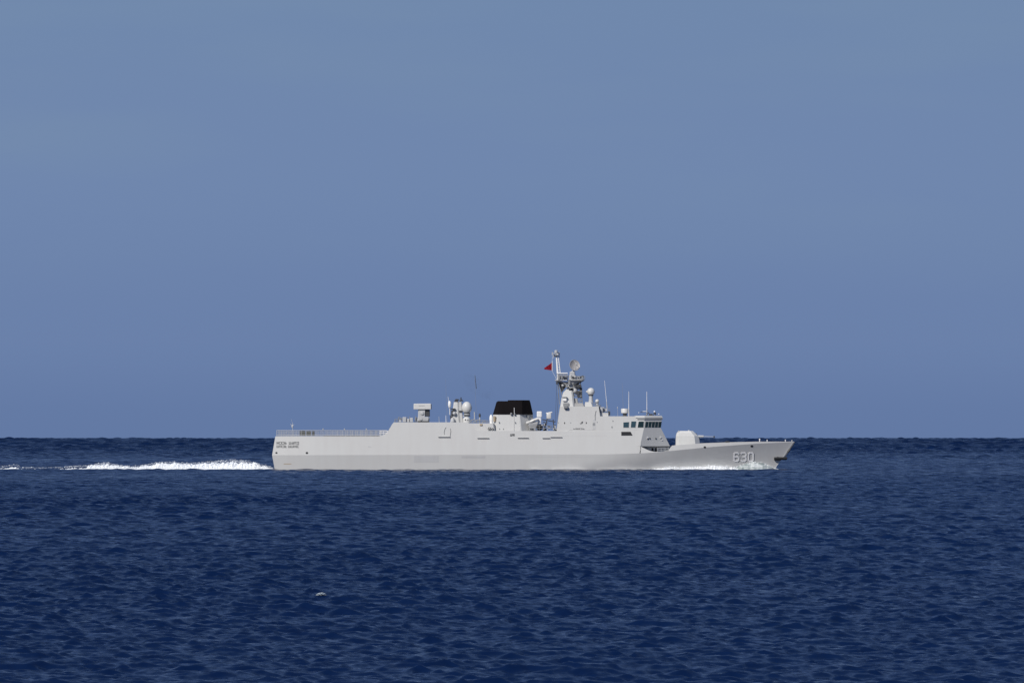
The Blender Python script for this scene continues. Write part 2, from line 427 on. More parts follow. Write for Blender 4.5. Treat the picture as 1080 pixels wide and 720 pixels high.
# openings: ring and dark hole
for (cx, cy, r) in [(292.3, 476.0, 1.25), (324.5, 476.1, 1.45), (743.0, 470.2, 1.5), (793.0, 469.1, 1.6)]:
    ring = mark('fairlead', disc(cx, cy, r * 1.0, r * 0.8), 'mid', 0.02)
    mark('fairlead_hole', disc(cx, cy, r * 0.85, r * 0.66), 'black', 0.035, parent=ring)
mark('scupper', disc(390, 469.6, 1.5, 0.9), 'patch')
mark('hull_patch', rect(437, 479.2, 463, 486), 'patch', 0.012)
mark('hull_patch', rect(487, 479.2, 512, 481.6), 'patch', 0.012)
mark('scuff_mark', rect(300, 487.3, 308, 488.0), 'tan', 0.012)
# rubbing ledges that cast short shadows on the side
for (x0, x1, y) in [(462.5, 475.2, 459.3), (503.5, 516, 460.5), (546, 557.6, 460.3), (572, 580, 460.5), (580.4, 592.8, 459.5)]:
    bm = bmesh.new(); plate(bm, rect(x0, y - 0.16, x1, y + 0.16), proud=0.22, depth=0.02)
    lg = link('ledge', bm, M['mid'], hull)
bm = bmesh.new()
stroke(bm, [(470.6, 449.4), (469.3, 451.5), (468.7, 454.5), (469.0, 456.6)], 0.42, 0.05); stroke(bm, [(475.2, 450.6), (475.7, 453.5), (474.9, 459.2)], 0.42, 0.05)
link('embarkation_ladder', bm, M['line'], hull)
tiny_writing([(538.4, 456.4, 2, 1.8, 1.9, 0.5)], name='draft_mark', parent=hull, seed=5, wpx=0.6)
mark('seam', rect(566.0, 480.2, 640, 480.35), 'patch', 0.01)
# anchor in its bolster at the stem
bm = bmesh.new()
for s in (-1, 1):
    h0 = half(824, Z(482))
    yc = s * (half(821, Z(482)) + 0.18)
    rod(bm, (X(817.0), s * (half(817, Z(482)) + 0.10), Z(482.3)), (X(830.6), s * 0.30, Z(482.0)), 0.25)
    rod(bm, (X(818.0), s * (half(818, Z(482)) + 0.22), Z(483.1)), (X(823), s * (half(822, Z(482)) + 0.22), Z(483.3)), 0.14)
    rod(bm, (X(820.0), s * (half(820, Z(482)) + 0.2), Z(481.2)), (X(829.5), s * 0.22, Z(482.9)), 0.16)
link('anchor', bm, M['black'], ship)
bm = bmesh.new()
rod(bm, (X(831.4), -0.10, Z(475.6)), (X(834.0), -0.10, Z(472.2)), 0.17); rod(bm, (X(831.4), 0.10, Z(475.6)), (X(834.0), 0.10, Z(472.2)), 0.17)
link('stem_shadow_mark', bm, M['dark'], ship)  # dark rods paint in the shaded far side of the stem
bm = bmesh.new()
rod(bm, (X(838.9), 0, Z(464.8)), (X(828.3), 0, Z(480.6)), 0.10)
link('stem_shadow_line', bm, M['dark'], ship)  # dark rod stands in for the shadow line down the stem

# ------------------------------------------------------------------ houses
BW = lambda z: 5.50 - 0.13 * (z - Z(478))          # flush with the side, used for upper houses
def hx(z, inset=0.03): return BW(z) - inset
# bridge house with raked, chamfered front
bm = bmesh.new()
_A = Vector((X(674.7), -hx(Z(469.0)), Z(469.0))); _B = Vector((X(706.6), -2.3, Z(469.0))); _C = Vector((X(678.9), -hx(Z(449.9)), Z(449.9)))
_N = (_B - _A).cross(_C - _A)
def facet_y(px, z):      # the raked chamfer is one flat plane up to the window sill
    return -(_A.y - (_N.x * (X(px) - _A.x) + _N.z * (z - _A.z)) / _N.y)
def bridge_ring(py, xc, xf, hf, xb=628.0, inset=0.03, dh=0.0):
    z = Z(py); h = hx(z, inset) + dh
    hf = facet_y(xf, min(z, Z(449.9))) + max(0.0, dh)
    p = [(X(xb), -h), (X(xc), -h), (X(xf), -hf)]
    return (z, p + [(x, -y) for x, y in p[::-1]])
loft(bm, [bridge_ring(469.0, 674.7, 706.6, 2.1), bridge_ring(449.9, 678.9, 696.9, 1.9), bridge_ring(443.3, 679.3, 697.8, 2.0), bridge_ring(440.6, 679.4, 697.6, 2.0), bridge_ring(437.6, 679.4, 697.2, 2.0)])
bridge = link('bridge_house', bm, M['house'], ship)
def hb(px, z):          # starboard half breadth of the bridge house, chamfer included
    py = 494 - z * PX
    xc = interp(-py, [(-469, 674.7), (-449.9, 678.9), (-443.3, 679.3), (-437, 679.4)])
    xf = interp(-py, [(-469, 706.6), (-449.9, 696.9), (-443.3, 697.8), (-437.6, 697.2)])
    hf = facet_y(xf, min(z, Z(449.9)))
    h = hx(z)
    if px <= xc: return h
    return h + (hf - h) * min(1.15, (px - xc) / (xf - xc))
# roof brow
bm = bmesh.new()
loft(bm, [bridge_ring(441.2, 679.6, 698.8, 2.15, xb=672, dh=0.10), bridge_ring(439.2, 679.6, 698.6, 2.15, xb=672, dh=0.12)])
link('roof_brow', bm, M['mid'], bridge)
bm = bmesh.new()
loft(bm, [bridge_ring(439.19, 679.6, 699.0, 2.2, xb=670, dh=0.14), bridge_ring(437.0, 679.6, 697.8, 2.1, xb=670, dh=0.04)])
link('roof_edge', bm, M['house'], bridge)
# recessed lower front under the bridge, doors in it
bm = bmesh.new()
z0, z1 = Z(475.6), Z(468.98)
pl = lambda k: [(X(660), -3.9 + k), (X(676), -3.9 + k), (X(705.8), -1.9 + k), (X(705.8), 1.9 - k), (X(676), 3.9 - k), (X(660), 3.9 - k)]
loft(bm, [(z0, pl(0)), (z1, pl(0))])
lower = link('lower_front', bm, M['house'], ship)
def hlow(px, z): return 3.9 - 2.0 * max(0, min(1.1, (px - 676) / (705.8 - 676)))
for x in (687.0, 690.6):
    f = mark('door', [(x + 0.4, 471.0), (x + 2.0, 471.0), (x + 2.5, 474.8), (x - 0.3, 474.8)], 'black', 0.03, parent=lower, h=hlow)
for (a, b, c, d) in [(677.5, 470.6, 679.4, 471.8), (681.0, 471.2, 683.4, 473.2), (695.5, 471.6, 699.5, 472.6), (702.6, 470.6, 704.4, 474.4)]:
    mark('locker', rect(a, b, c, d), 'mid', 0.12, parent=lower, h=hlow)
bm = bmesh.new()                                     # drip rail under the raked front
for s in (-1, 1):
    rod(bm, (X(674.8), s * (hb(674.6, Z(469)) + 0.02), Z(469.2)), (X(706.8), s * 2.12, Z(469.0)), 0.07)
link('drip_rail', bm, M['mid'], lower)
# rails beside the recess
bm = bmesh.new()
for yy in (471.2, 472.8):
    rod(bm, (X(693), -(half(693, Z(472)) - 0.2), Z(yy)), (X(705), -(half(705, Z(472)) - 0.2), Z(yy)), 0.03)
for x in (693, 697, 701, 705): rod(bm, (X(x), -(half(x, Z(472)) - 0.2), Z(475)), (X(x), -(half(x, Z(472)) - 0.2), Z(471.1)), 0.03)
link('guard_rail', bm, M['gear'], ship)
# bridge windows: frame + pane
def window(poly, glass='glass', h=hb, grow=0.55):
    cx = sum(p[0] for p in poly) / 4; cy = sum(p[1] for p in poly) / 4
    big = [(x + (grow if x > cx else -grow), y + (grow * 0.8 if y > cy else -grow * 0.8)) for x, y in poly]
    fr = mark('window', big, 'house', 0.03, parent=bridge, h=h)
    fr.name = 'window_frame'
    mark('pane', poly, glass, 0.05, parent=fr, h=h)
window([(657.2, 444.0), (663.2, 443.7), (662.9, 449.5), (657.2, 449.4)], 'glass_blue')
window([(665.6, 443.0), (670.7, 443.0), (669.9, 449.4), (665.0, 449.4)], 'glass_blue')
window([(673.3, 443.1), (678.8, 443.1), (678.4, 449.4), (672.2, 449.4)])
for i in range(5):
    a = 680.2 + i * 3.52; bq = a + 3.0; k = -0.25 * i
    window([(a + 0.4, 443.3), (bq + 0.5, 443.3), (bq - 0.35, 449.3), (a - 0.35, 449.3)], grow=0.12)
mark('bridge_wing_slot', [(655.0, 453.9), (664.8, 453.9), (666.8, 457.7), (655.0, 457.8)], 'black', 0.06)
for (x, y) in [(683.0, 461.4), (685.2, 460.9), (691.6, 461.0), (697.0, 460.6), (698.3, 462.4)]:
    lp = mark('floodlight', disc(x, y, 0.75), 'dark' if int(x) % 2 else 'white', 0.10, parent=bridge, h=hb)
mark('floodlight_cover', rect(682.2, 459.6, 683.6, 460.7), 'white', 0.14, parent=bridge, h=hb)
mark('floodlight_cover', rect(696.0, 459.5, 697.6, 460.6), 'white', 0.14, parent=bridge, h=hb)
for (x, y, r_) in [(646.2, 442.6, 0.8), (645.2, 449.0, 1.0), (629.6, 443.9, 0.6)]:
    mark('vent', disc(x, y, r_ * 0.8, r_), 'mid', 0.04, parent=bridge, h=hb)
mark('wall_seam', rect(600, 451.55, 674, 451.8), 'patch', 0.012, parent=bridge, h=lambda px, z: hx(z))
mark('wall_seam', rect(592, 457.9, 640, 458.05), 'patch', 0.012)

# mast house: block rising in a long raked back edge
bm = bmesh.new()
def ring(py, xb, xf, h=None, cb=0.01, cf=0.01, dh=0.0):
    return (Z(py), octo(xb, xf, (hx(Z(py)) + dh) if h is None else h, cb, cf))
loft(bm, [ring(453.4, 587.0, 634.2, dh=-0.02), ring(437.6, 589.2, 632.8, dh=-0.02), ring(427.3, 590.9, 631.3, dh=-0.02)])
mhouse = link('mast_house', bm, M['house'], ship)
hm_ = lambda px, z: hx(z, 0.05)
for (x, y, a, b_) in [(588.8, 444.3, .5, .5), (595.4, 444.7, .55, 1.0), (601.8, 444.4, .5, .5), (618.2, 444.6, .5, 1.0)]:
    mark('porthole', disc(x, y, a, b_), 'mid' if a == b_ else 'black', 0.03, parent=mhouse, h=hm_)
bm = bmesh.new()
stroke(bm, [(611.8, 445.2), (613.6, 445.0), (614.4, 443.4), (613.2, 443.8)], 0.6, 0.06, h=hm_)
link('fire_hose', bm, M['dark'], mhouse)
tiny_writing([(604.8, 450.3, 5, 1.7, 1.3, 0.7)], name='side_lettering', h=hm_, parent=mhouse, seed=9, mat='line', wpx=0.35)
mark('ladder_recess', rect(624.7, 441.0, 628.0, 451.3), 'patch', 0.03, parent=mhouse, h=hm_)
mark('ladder_rungs', rect(624.9, 444.6, 627.4, 447.4), 'mid', 0.05, parent=mhouse, h=hm_)
bm = bmesh.new(); stroke(bm, [(627.4, 437.0), (628.1, 432.6), (628.6, 432.2)], 0.6, 0.06, h=hm_); stroke(bm, [(627.6, 441.5), (627.5, 436.5)], 0.8, 0.06, h=hm_)
link('ladder', bm, M['mid'], mhouse)
# stepped platform ahead of the mast house
bm = bmesh.new()
box(bm, 631.4, 641.5, 434.0, 437.7, -3.6, 3.6); box(bm, 632.0, 636.8, 428.0, 434.01, -2.6, 2.6)
link('signal_deck', bm, M['house'], ship)
bm = bmesh.new()
for x, y0, y1 in [(633.6, 425.6, 437), (632.2, 426, 434), (637.8, 427.6, 437), (639.6, 428.6, 437), (642.0, 431, 437.5), (643.2, 432.2, 437.5)]:
    rod(bm, P(x, y1, -3.2), P(x, y0, -3.2), 0.055)
for y in (429.2, 432.0, 434.6): rod(bm, P(632.2, y, -3.2), P(643.2, y + 0.8, -3.2), 0.035)
link('signal_rail', bm, M['mid'], ship)
bm = bmesh.new()
box(bm, 633.0, 635.6, 428.0, 433.6, -3.5, -2.7, bev=0.04); box(bm, 638.4, 640.6, 429.6, 432.6, -3.4, -2.8, bev=0.04)
link('signal_locker', bm, M['gear'], ship)
bm = bmesh.new()
box(bm, 641.2, 643.2, 432.4, 436.2, -3.4, -2.9, bev=0.05); box(bm, 636.6, 638.0, 430.2, 432.6, -3.5, -3.1); box(bm, 636.8, 638.0, 434.2, 435.6, -3.5, -3.1)
link('signal_lamp', bm, M['dark'], ship)

# ------------------------------------------------------------------ main mast
bm = bmesh.new()
loft(bm, [(Z(427.5), octo(591.0, 606.2, 2.6, 0.5, 0.3)), (Z(418.5), octo(592.4, 605.4, 2.2, 0.5, 0.3)), (Z(412.5), octo(594.2, 604.6, 1.8, 0.4, 0.3)), (Z(408.6), octo(598.0, 604.9, 1.3, 0.3, 0.3)), (Z(405.2), octo(599.6, 605.0, 0.95, 0.2, 0.2)), (Z(401.6), octo(599.3, 607.2, 1.3, 0.2, 0.2)), (Z(399.6), octo(599.0, 613.0, 1.7, 0.2, 0.3))])
mast = link('mast', bm, M['house'], ship)
bm = bmesh.new()        # platforms: left wing, right wing
box(bm, 585.4, 600.4, 399.2, 400.0, -1.5, 1.5)
for s in (-1.2, 1.2):
    rod(bm, P(587.0, 400.0, s), P(599.4, 403.6, s * .7), 0.09); rod(bm, P(592.0, 400.0, s), P(599.8, 406.5, s * .6), 0.08)
link('yard_platform', bm, M['gear'], mast)
bm = bmesh.new()
loft(bm, [(Z(404.6), octo(602.5, 605.6, 0.9, 0.1, 0.1)), (Z(399.4), octo(602.5, 616.0, 1.5, 0.1, 0.3)), (Z(398.2), octo(602.5, 617.6, 1.6, 0.1, 0.3))])
link('radar_platform', bm, M['house'], mast)
bm = bmesh.new()        # rails on the platforms
for s in (-1.45,):
    for y in (392.9, 395.6): rod(bm, P(587.6, y, s), P(598.6, y, s), 0.04)
    for x in (587.6, 591.0, 594.4, 598.4): rod(bm, P(x, 399.4, s), P(x, 392.3, s), 0.05)
link('platform_rail', bm, M['gear'], mast)
bm = bmesh.new()
for x in (608, 611, 614, 617): rod(bm, P(x, 398.4, -1.5), P(x, 394.9, -1.5), 0.035)
rod(bm, P(607.8, 395.2, -1.5), P(617.2, 395.4, -1.5), 0.03); rod(bm, P(607.8, 396.8, -1.5), P(617.2, 396.9, -1.5), 0.025)
link('platform_rail', bm, M['mid'], mast)
bm = bmesh.new(); rod(bm, P(587.4, 392.3, -1.5), P(598.8, 392.3, -1.5), 0.10); link('platform_rail', bm, M['white'], mast)
bm = bmesh.new()
for x0, x1, y0, y1 in [(588.6, 590.6, 394.4, 398.8), (591.8, 593.6, 393.6, 398.6), (595.0, 597.6, 393.8, 396.4), (608.4, 609.8, 395.4, 397.9), (613.6, 615.6, 396.0, 398), (599.2, 601.6, 400.4, 404.6), (596.8, 599.0, 404.8, 407.4)]:
    box(bm, x0, x1, y0, y1, -1.65, -1.1, bev=0.03)
link('mast_equipment', bm, M['mid'], mast)
bm = bmesh.new()
for x0, x1, y0, y1 in [(594.0, 595.2, 395.2, 397.4), (597.8, 598.8, 396.6, 399.0), (603.6, 605.4, 395.6, 397.6), (606.8, 608.0, 396.2, 398.0), (610.6, 612.2, 399.6, 401.2), (601.8, 604.6, 408.0, 409.6), (606.0, 608.6, 405.2, 407.0), (609.6, 613.0, 404.0, 407.2), (586.6, 588.4, 400.4, 403.8)]:
    box(bm, x0, x1, y0, y1, -1.75, -1.1, rot=6, bev=0.03)
link('dark_sensor', bm, M['dark'], mast)
bm = bmesh.new(); box(bm, 601.0, 606.4, 390.6, 398.8, -1.0, 1.0, bev=.1); link('radar_plinth', bm, M['gear'], mast)
bm = bmesh.new()
box(bm, 588.4, 590.8, 393.6, 399.2, -1.3, -0.5, bev=0.04); box(bm, 593.0, 597.8, 396.0, 399.2, -1.2, 0.8, bev=0.05); box(bm, 600.2, 603.0, 394.0, 399.4, -1.2, 1.0, bev=0.06); box(bm, 609.0, 611.8, 395.6, 398.0, -1.2, -0.2, bev=0.04); box(bm, 605.6, 607.4, 394.4, 398, -1.3, 0.6, bev=.04)
link('antenna_box', bm, M['gear'], mast)
bm = bmesh.new()
box(bm, 591.0, 592.6, 395.0, 398.8, -1.3, -0.6); box(bm, 602.4, 605.4, 391.6, 396.4, -0.9, 0.3); box(bm, 611.8, 613.2, 395.6, 397.9, -1.4, -0.7); box(bm, 598.2, 599.6, 394.6, 397, -1.3, -0.6)
ball(bm, P(614.6, 396.0, -1.0), 0.25, u=10, v=8)
link('dark_sensor', bm, M['dark'], mast)
# solid triangular brackets carrying the two wings
for a, b_, c_, nm in [((585.8, 400.4), (599.6, 401.4), (598.2, 406.6), 'wing_bracket'), ((617.2, 399.4), (604.8, 402.8), (606.0, 406.2), 'wing_bracket'), ((588.6, 401.4), (597.6, 406.0), (592.6, 412.4), 'wing_bracket')]:
    bm = bmesh.new(); pr = []
    for yy in (-0.85, 0.85): pr.append([bm.verts.new(P(*q, yy)) for q in (a, b_, c_)])
    bm.faces.new(pr[0]); bm.faces.new(pr[1][::-1])
    for i in range(3): bm.faces.new((pr[0][i], pr[0][(i + 1) % 3], pr[1][(i + 1) % 3], pr[1][i]))
    link(nm, bm, M['dark'], mast)
# underslung gear, in the shade below the wings
bm = bmesh.new()
box(bm, 592.2, 597.8, 402.6, 406.4, -0.9, -0.1, bev=0.06); box(bm, 589.0, 591.6, 400.0, 403.0, -0.7, 0.1, bev=0.05); box(bm, 606.6, 611.0, 402.4, 406.6, -0.8, 0.1, bev=0.06)
box(bm, 611.4, 614.2, 407.4, 418.4, -1.3, 0.2, bev=0.05); box(bm, 606.4, 611.6, 410.6, 414.6, -1.5, 0.2, rot=20, bev=0.06); box(bm, 609.0, 611.4, 414.6, 418.0, -1.4, 0.2, rot=-15, bev=0.06); box(bm, 599.8, 604.2, 407.8, 409.4, -1.75, -1.2)
link('jammer_box', bm, M['dark'], mast)
bm = bmesh.new()
ball(bm, P(593.6, 405.2, -1.1), 0.22, u=10, v=8); ball(bm, P(609.8, 407.8, -1.0), 0.3, u=10, v=8); box(bm, 606.0, 609.4, 406.0, 410.0, -1.2, -0.4, bev=.05); ball(bm, P(606.6, 410.6, -1.2), 0.42, u=12, v=8)
link('sensor_ball', bm, M['gear'], mast)
for s in (-1.3, 1.3):   # open lattice on the front of the mast
    bm = bmesh.new()
    rod(bm, P(605.2, 427, s), P(605.4, 404, s * .7), 0.06); rod(bm, P(614.6, 426, s), P(612.4, 402, s * .8), 0.07)
    ys = [426, 421, 416, 411, 406]
    for a, b_ in zip(ys, ys[1:]):
        rod(bm, P(605.3, a, s), P(613.8, b_, s), 0.05); rod(bm, P(605.3, b_, s), P(614.0, b_, s), 0.045)
    link('lattice', bm, M['mid'], mast)
    bm = bmesh.new(); rod(bm, P(590.4, 425, s * 1.2), P(588.2, 401, s), 0.045)
    rod(bm, P(593, 416, s * 1.2), P(588.8, 400.4, s), 0.05)
    link('platform_strut', bm, M['mid'], mast)
bm = bmesh.new()
loft(bm, [(Z(427.4), octo(605.6, 616.4, 2.2, .1, .1)), (Z(423.6), octo(605.6, 615.0, 2.0, .1, .1))])
loft(bm, [(Z(423.5), octo(605.6, 610.0, 1.6, .1, .1)), (Z(418.6), octo(605.6, 609.0, 1.4, .1, .1))])
link('mast_step', bm, M['step'], mast)
bm = bmesh.new()        # dark recessed radar face on the mast flank
hmast = lambda px, z: interp(z, [(Z(427.5), 2.6), (Z(418.5), 2.2), (Z(412.5), 1.8)])
plate(bm, [(593.4, 422.6), (597.2, 422.2), (600.6, 424.4), (600.0, 427.2), (597.4, 429.4), (594.2, 429.6), (595.0, 426.6)], 0.05, h=lambda px, z: hmast(px, z) if z > Z(427.5) else 5.0)
bm.free()
bm = bmesh.new(); box(bm, 594.0, 600.2, 423.6, 427.0, -2.75, -2.3, bev=.08); box(bm, 594.6, 598.8, 426.5, 429.5, -5.0, -4.2, bev=.08)
box(bm, 592.6, 598.2, 417.2, 417.9, -2.8, -2.0)
link('decoy_launcher', bm, M['mid'], mast)
bm = bmesh.new(); box(bm, 593.6, 597.6, 418.6, 421.6, -2.7, -2.1, bev=.05)
link('lamp_box', bm, M['white'], mast)
# pole with cross head
bm = bmesh.new()
rod(bm, P(588.9, 399.5), P(586.7, 368.6), 0.19, 0.12); rod(bm, P(591.2, 392), P(588.9, 373), 0.07)
for k in range(7): rod(bm, P(588.5 - k * .24, 391 - k * 2.6, 0), P(590.7 - k * .33, 391 - k * 2.6, 0), 0.03)
pole = link('pole_mast', bm, M['white'], mast)
bm = bmesh.new()
rod(bm, P(582.8, 371.5), P(590.4, 371.2), 0.07); rod(bm, P(583.6, 374.4), P(590.0, 374.0), 0.06)
rod(bm, P(582.8, 369.8), P(582.8, 373.2), 0.09); rod(bm, P(590.2, 369.6), P(590.2, 375.6), 0.06); rod(bm, P(584.2, 373), P(583.8, 376.2), 0.06)
rod(bm, P(586.6, 372, -0.7), P(586.6, 372, 0.7), 0.06)
lathe(bm, P(586.7, 371.0), [(0.26, 0), (0.30, 0.25), (0.26, 0.5), (0.1, 0.55)], 10)
ball(bm, P(588.2, 372.6, -0.3), 0.22, u=8, v=6)
link('cross_head', bm, M['gear'], pole)
bm = bmesh.new()
box(bm, 584.4, 585.6, 372.4, 374.6, -0.3, 0.1); box(bm, 588.8, 589.8, 370.2, 371.6, -0.3, 0.1); box(bm, 585.6, 587.2, 373.2, 374.4, -0.35, -0.1)
link('nav_lamp', bm, M['dark'], pole)
bm = bmesh.new(); rod(bm, P(582.6, 379.4), P(582.6, 389.8), 0.05); rod(bm, P(582.8, 373), P(582.6, 379.4), 0.02); rod(bm, P(582.6, 389.8), P(587.4, 399), 0.02)
link('halyard', bm, M['white'], mast)
# search radar: dish + pedestal
rad = link('radar_pedestal', (lambda b_: (lathe(b_, P(604.6, 397.9), [(0.55, 0), (0.5, 0.6), (0.38, 0.8), (0.35, 1.3)], 14), b_)[1])(bmesh.new()), M['gear'], mast, smooth=30)
bm = bmesh.new()
Rd, nd = 0.98, 26
rings = []
for k in range(7):
    r = Rd * k / 6; ringv = []
    for i in range(nd):
        t = 2 * math.pi * i / nd
        ringv.append(Vector((0.32 * (r / Rd) ** 2, math.cos(t) * r, math.sin(t) * r)))
    rings.append(ringv)
rot = Matrix.Rotation(R(-66), 3, 'Z') @ Matrix.Rotation(R(-14), 3, 'Y')
cD = P(605.6, 384.2, -0.2)
vr = [[bm.verts.new(cD + rot @ v) for v in rg] for rg in rings[1:]]
c0 = bm.verts.new(cD + rot @ Vector((0, 0, 0)))
for i in range(nd):
    bm.faces.new((c0, vr[0][i], vr[0][(i + 1) % nd]))
    for a, b_ in zip(vr, vr[1:]): bm.faces.new((a[i], b_[i], b_[(i + 1) % nd], a[(i + 1) % nd]))
bmesh.ops.recalc_face_normals(bm, faces=bm.faces[:])
bmesh.ops.solidify(bm, geom=bm.faces[:], thickness=0.05)
dish = link('radar_dish', bm, M['dish'], mast, smooth=30)
bm = bmesh.new()
fp = cD + rot @ Vector((1.05, 0, 0))
rod(bm, cD + rot @ Vector((.25, 0, -.8)), fp, 0.05); rod(bm, cD + rot @ Vector((.25, 0, .8)), fp, 0.03); ball(bm, fp, 0.14, u=8, v=6)
rod(bm, P(604.6, 391, 0), cD + rot @ Vector((-0.1, 0, -0.1)), 0.14)
link('feed_horn', bm, M['gear'], dish)

# ------------------------------------------------------------------ domes
def dome(name, px, py, r, y, base_py, stretch=1.0, neck=0.45, mat='radome', collar=True):
    bm = bmesh.new(); ball(bm, P(px, py, y), r, r, r * stretch, 24, 16)
    o = link(name, bm, M[mat], ship, smooth=40)
    bm = bmesh.new()
    zb = Z(base_py); zt = Z(py) - r * stretch * 0.9
    lathe(bm, (X(px), y, zb), [(r * neck * 1.3, 0), (r * neck * 1.05, (zt - zb) * 0.5), (r * neck, zt - zb), (r * neck * .9, zt - zb + r * .2)], 14)
    link('dome_pedestal', bm, M['gear'], o, smooth=35)
    if collar:
        bm = bmesh.new(); lathe(bm, (X(px), y, zt - 0.02), [(r * 0.62, -0.08), (r * 0.66, 0.06), (r * 0.6, 0.10)], 16)
        link('dome_collar', bm, M['dark'], o, smooth=35)
    return o
dome('radome', 492.4, 428.6, 0.86, -1.2, 438.0, stretch=1.22, neck=0.6)
bm = bmesh.new(); ball(bm, P(492.2, 441.4, -1.6), 0.66, 0.66, 0.56); lathe(bm, P(492.2, 444.6, -1.6), [(0.66, 0), (0.66, 0.5), (0.3, 0.6)], 18); 
link('dome_base', bm, M['radome'], ship, smooth=40)
bm = bmesh.new(); ball(bm, P(491.0, 441.2, -2.22), 0.13, u=8, v=6); ball(bm, P(493.4, 441.6, -2.2), 0.10, u=8, v=6); box(bm, 489.2, 495.6, 435.9, 437.0, -2.0, -0.4, bev=.05)
link('sight_port', bm, M['dark'], ship)
dome('radome', 623.4, 411.6, 0.66, -1.0, 423.0, neck=0.5)
bm = bmesh.new(); lathe(bm, P(618.2, 411.6, -1.0), [(0.08, 0), (0.16, 0.2), (0.22, 0.35)], 10, axis='X'); link('dome_horn', bm, M['radome'], ship)
bm = bmesh.new(); loft(bm, [(Z(427.35), octo(616.6, 625.0, 1.6, .05, .05)), (Z(422.6), octo(617.4, 623.6, 1.4, .05, .05))])
link('dome_stand', bm, M['house'], ship)
dome('radome', 630.0, 421.6, 0.33, -2.0, 427.3, neck=0.5)
bm = bmesh.new()
for x in (624.8, 627.6): rod(bm, P(x, 427.3, -3.6), P(x, 423.2, -3.6), 0.045)
rod(bm, P(624, 423.6, -3.6), P(632, 424.2, -3.6), 0.05); rod(bm, P(624, 425.6, -3.6), P(632, 426, -3.6), 0.04); box(bm, 628.6, 632.4, 425.6, 427.2, -3.6, -3.0)
link('house_rail', bm, M['mid'], mhouse)
# satellite drum on the bridge roof
bm = bmesh.new(); lathe(bm, P(659.0, 434.6, -1.5), [(0.5, 0), (0.62, 0.1), (0.64, 0.72), (0.58, 0.82)], 20)
o = link('satcom_drum', bm, M['radome'], ship, smooth=35)
bm = bmesh.new(); lathe(bm, P(659.2, 437.6, -1.5), [(0.45, 0), (0.3, 0.2), (0.4, 0.5)], 14); link('drum_base', bm, M['dark'], o)
bm = bmesh.new(); rod(bm, P(651.4, 429.4, -2), P(651.4, 427.6, -2), 0.06); rod(bm, P(651.6, 437.6, -2), P(651.5, 429.4, -2), 0.02); link('roof_lamp', bm, M['gear'], ship)
# bridge roof gear
bm = bmesh.new()
for (a, b_) in [((681.6, 437), (684.0, 433.4)), ((684.0, 433.4), (685.6, 436.8)), ((689.0, 437), (690.6, 433.2)), ((691.6, 433.4), (691.8, 437)), ((675.5, 433.0), (681.0, 432.7))]:
    rod(bm, P(*a, -2.2), P(*b_, -2.2), 0.055)
box(bm, 684.6, 688.4, 435.0, 437.0, -2.5, -1.8); box(bm, 689.4, 691.4, 433.8, 435.8, -2.5, -2.0)
rr = link('roof_gear', bm, M['dark'], ship)
bm = bmesh.new(); ball(bm, P(690.3, 432.7, -2.3), 0.16, u=8, v=6); rod(bm, P(677.8, 432.6, -2.2), P(681.4, 432.5, -2.2), 0.06); ball(bm, P(673.8, 433.8, -2.3), 0.08, u=8, v=6); ball(bm, P(695, 435.2, -1.9), 0.10, u=8, v=6)
link('roof_lamp', bm, M['white'], rr)
# whip antennas
def whip(px0, py0, px1, py1, y, r=0.05, mat='white', base=True):
    bm = bmesh.new(); rod(bm, P(px0, py0, y), P(px1, py1, y), r, r * 0.55, 6)
    o = link('whip_antenna', bm, M[mat], ship)
    if base:
        b2 = bmesh.new(); a = P(px0, py0, y); d = (P(px1, py1, y) - a).normalized()
        rod(b2, a, a + d * 1.1, r * 2.0, r * 1.3, 8); link('antenna_base', b2, M['gear'], o)
whip(640.4, 429, 637.6, 400, -2.5, 0.05)
whip(658.2, 437.5, 656.8, 402, 1.8, 0.025, 'mid', base=False)
whip(663.3, 437.5, 663.3, 411.5, -2.0, 0.065)
whip(682.4, 437.2, 682.3, 411.5, -1.8, 0.065)
whip(502.6, 446, 500.6, 393, 1.0, 0.022, 'mid', base=False)
whip(502.4, 408.5, 501.0, 394.5, -0.4, 0.065, 'dark', base=False)
whip(471.6, 444.5, 469.8, 398, 1.0, 0.022, 'mid', base=False)
whip(463.4, 444.4, 463.0, 437.8, -3.0, 0.05, 'gear', base=False)
whip(470.6, 444.4, 470.3, 436.6, -3.0, 0.06, 'white', base=False)
whip(473.9, 429, 472.6, 417.0, -1.0, 0.055)

# ------------------------------------------------------------------ point-defence launcher aft
bm = bmesh.new()
loft(bm, [(Z(442.6), octo(439.6, 452.8, 0.9, .25, .25)), (Z(440.0), octo(440.4, 453.0, 0.95, .2, .2)), (Z(438.2), octo(440.6, 452.6, 0.95, .2, .2))])
loft(bm, [(Z(438.2), octo(440.8, 448.2, 0.9, .15, .05)), (Z(430.2), octo(441.0, 448.4, 0.9, .15, .05))])
ln = link('missile_launcher', bm, M['gear'], ship)
bm = bmesh.new(); box(bm, 436.2, 454.6, 424.2, 430.4, -1.15, 1.15, rot=-0.5, bev=0.10)
pod = link('launcher_pod', bm, M['radome'], ln)
bm = bmesh.new()
for r_ in range(3):
    for c_ in range(4): rod(bm, (X(454.6), -0.75 + c_ * .5, Z(425.6 + r_ * 1.8)), (X(455.1), -0.75 + c_ * .5, Z(425.6 + r_ * 1.8)), 0.13)
box(bm, 441.6, 447.8, 426.3, 426.6, -1.18, -1.1)
link('tube_cover', bm, M['mid'], pod)
bm = bmesh.new(); box(bm, 448.4, 453.2, 430.5, 437.8, -0.7, 0.7, bev=.06); box(bm, 440.4, 452.6, 442.5, 444.5, -0.85, 0.85);  # dark block paints the shade of the recess; second box is the base
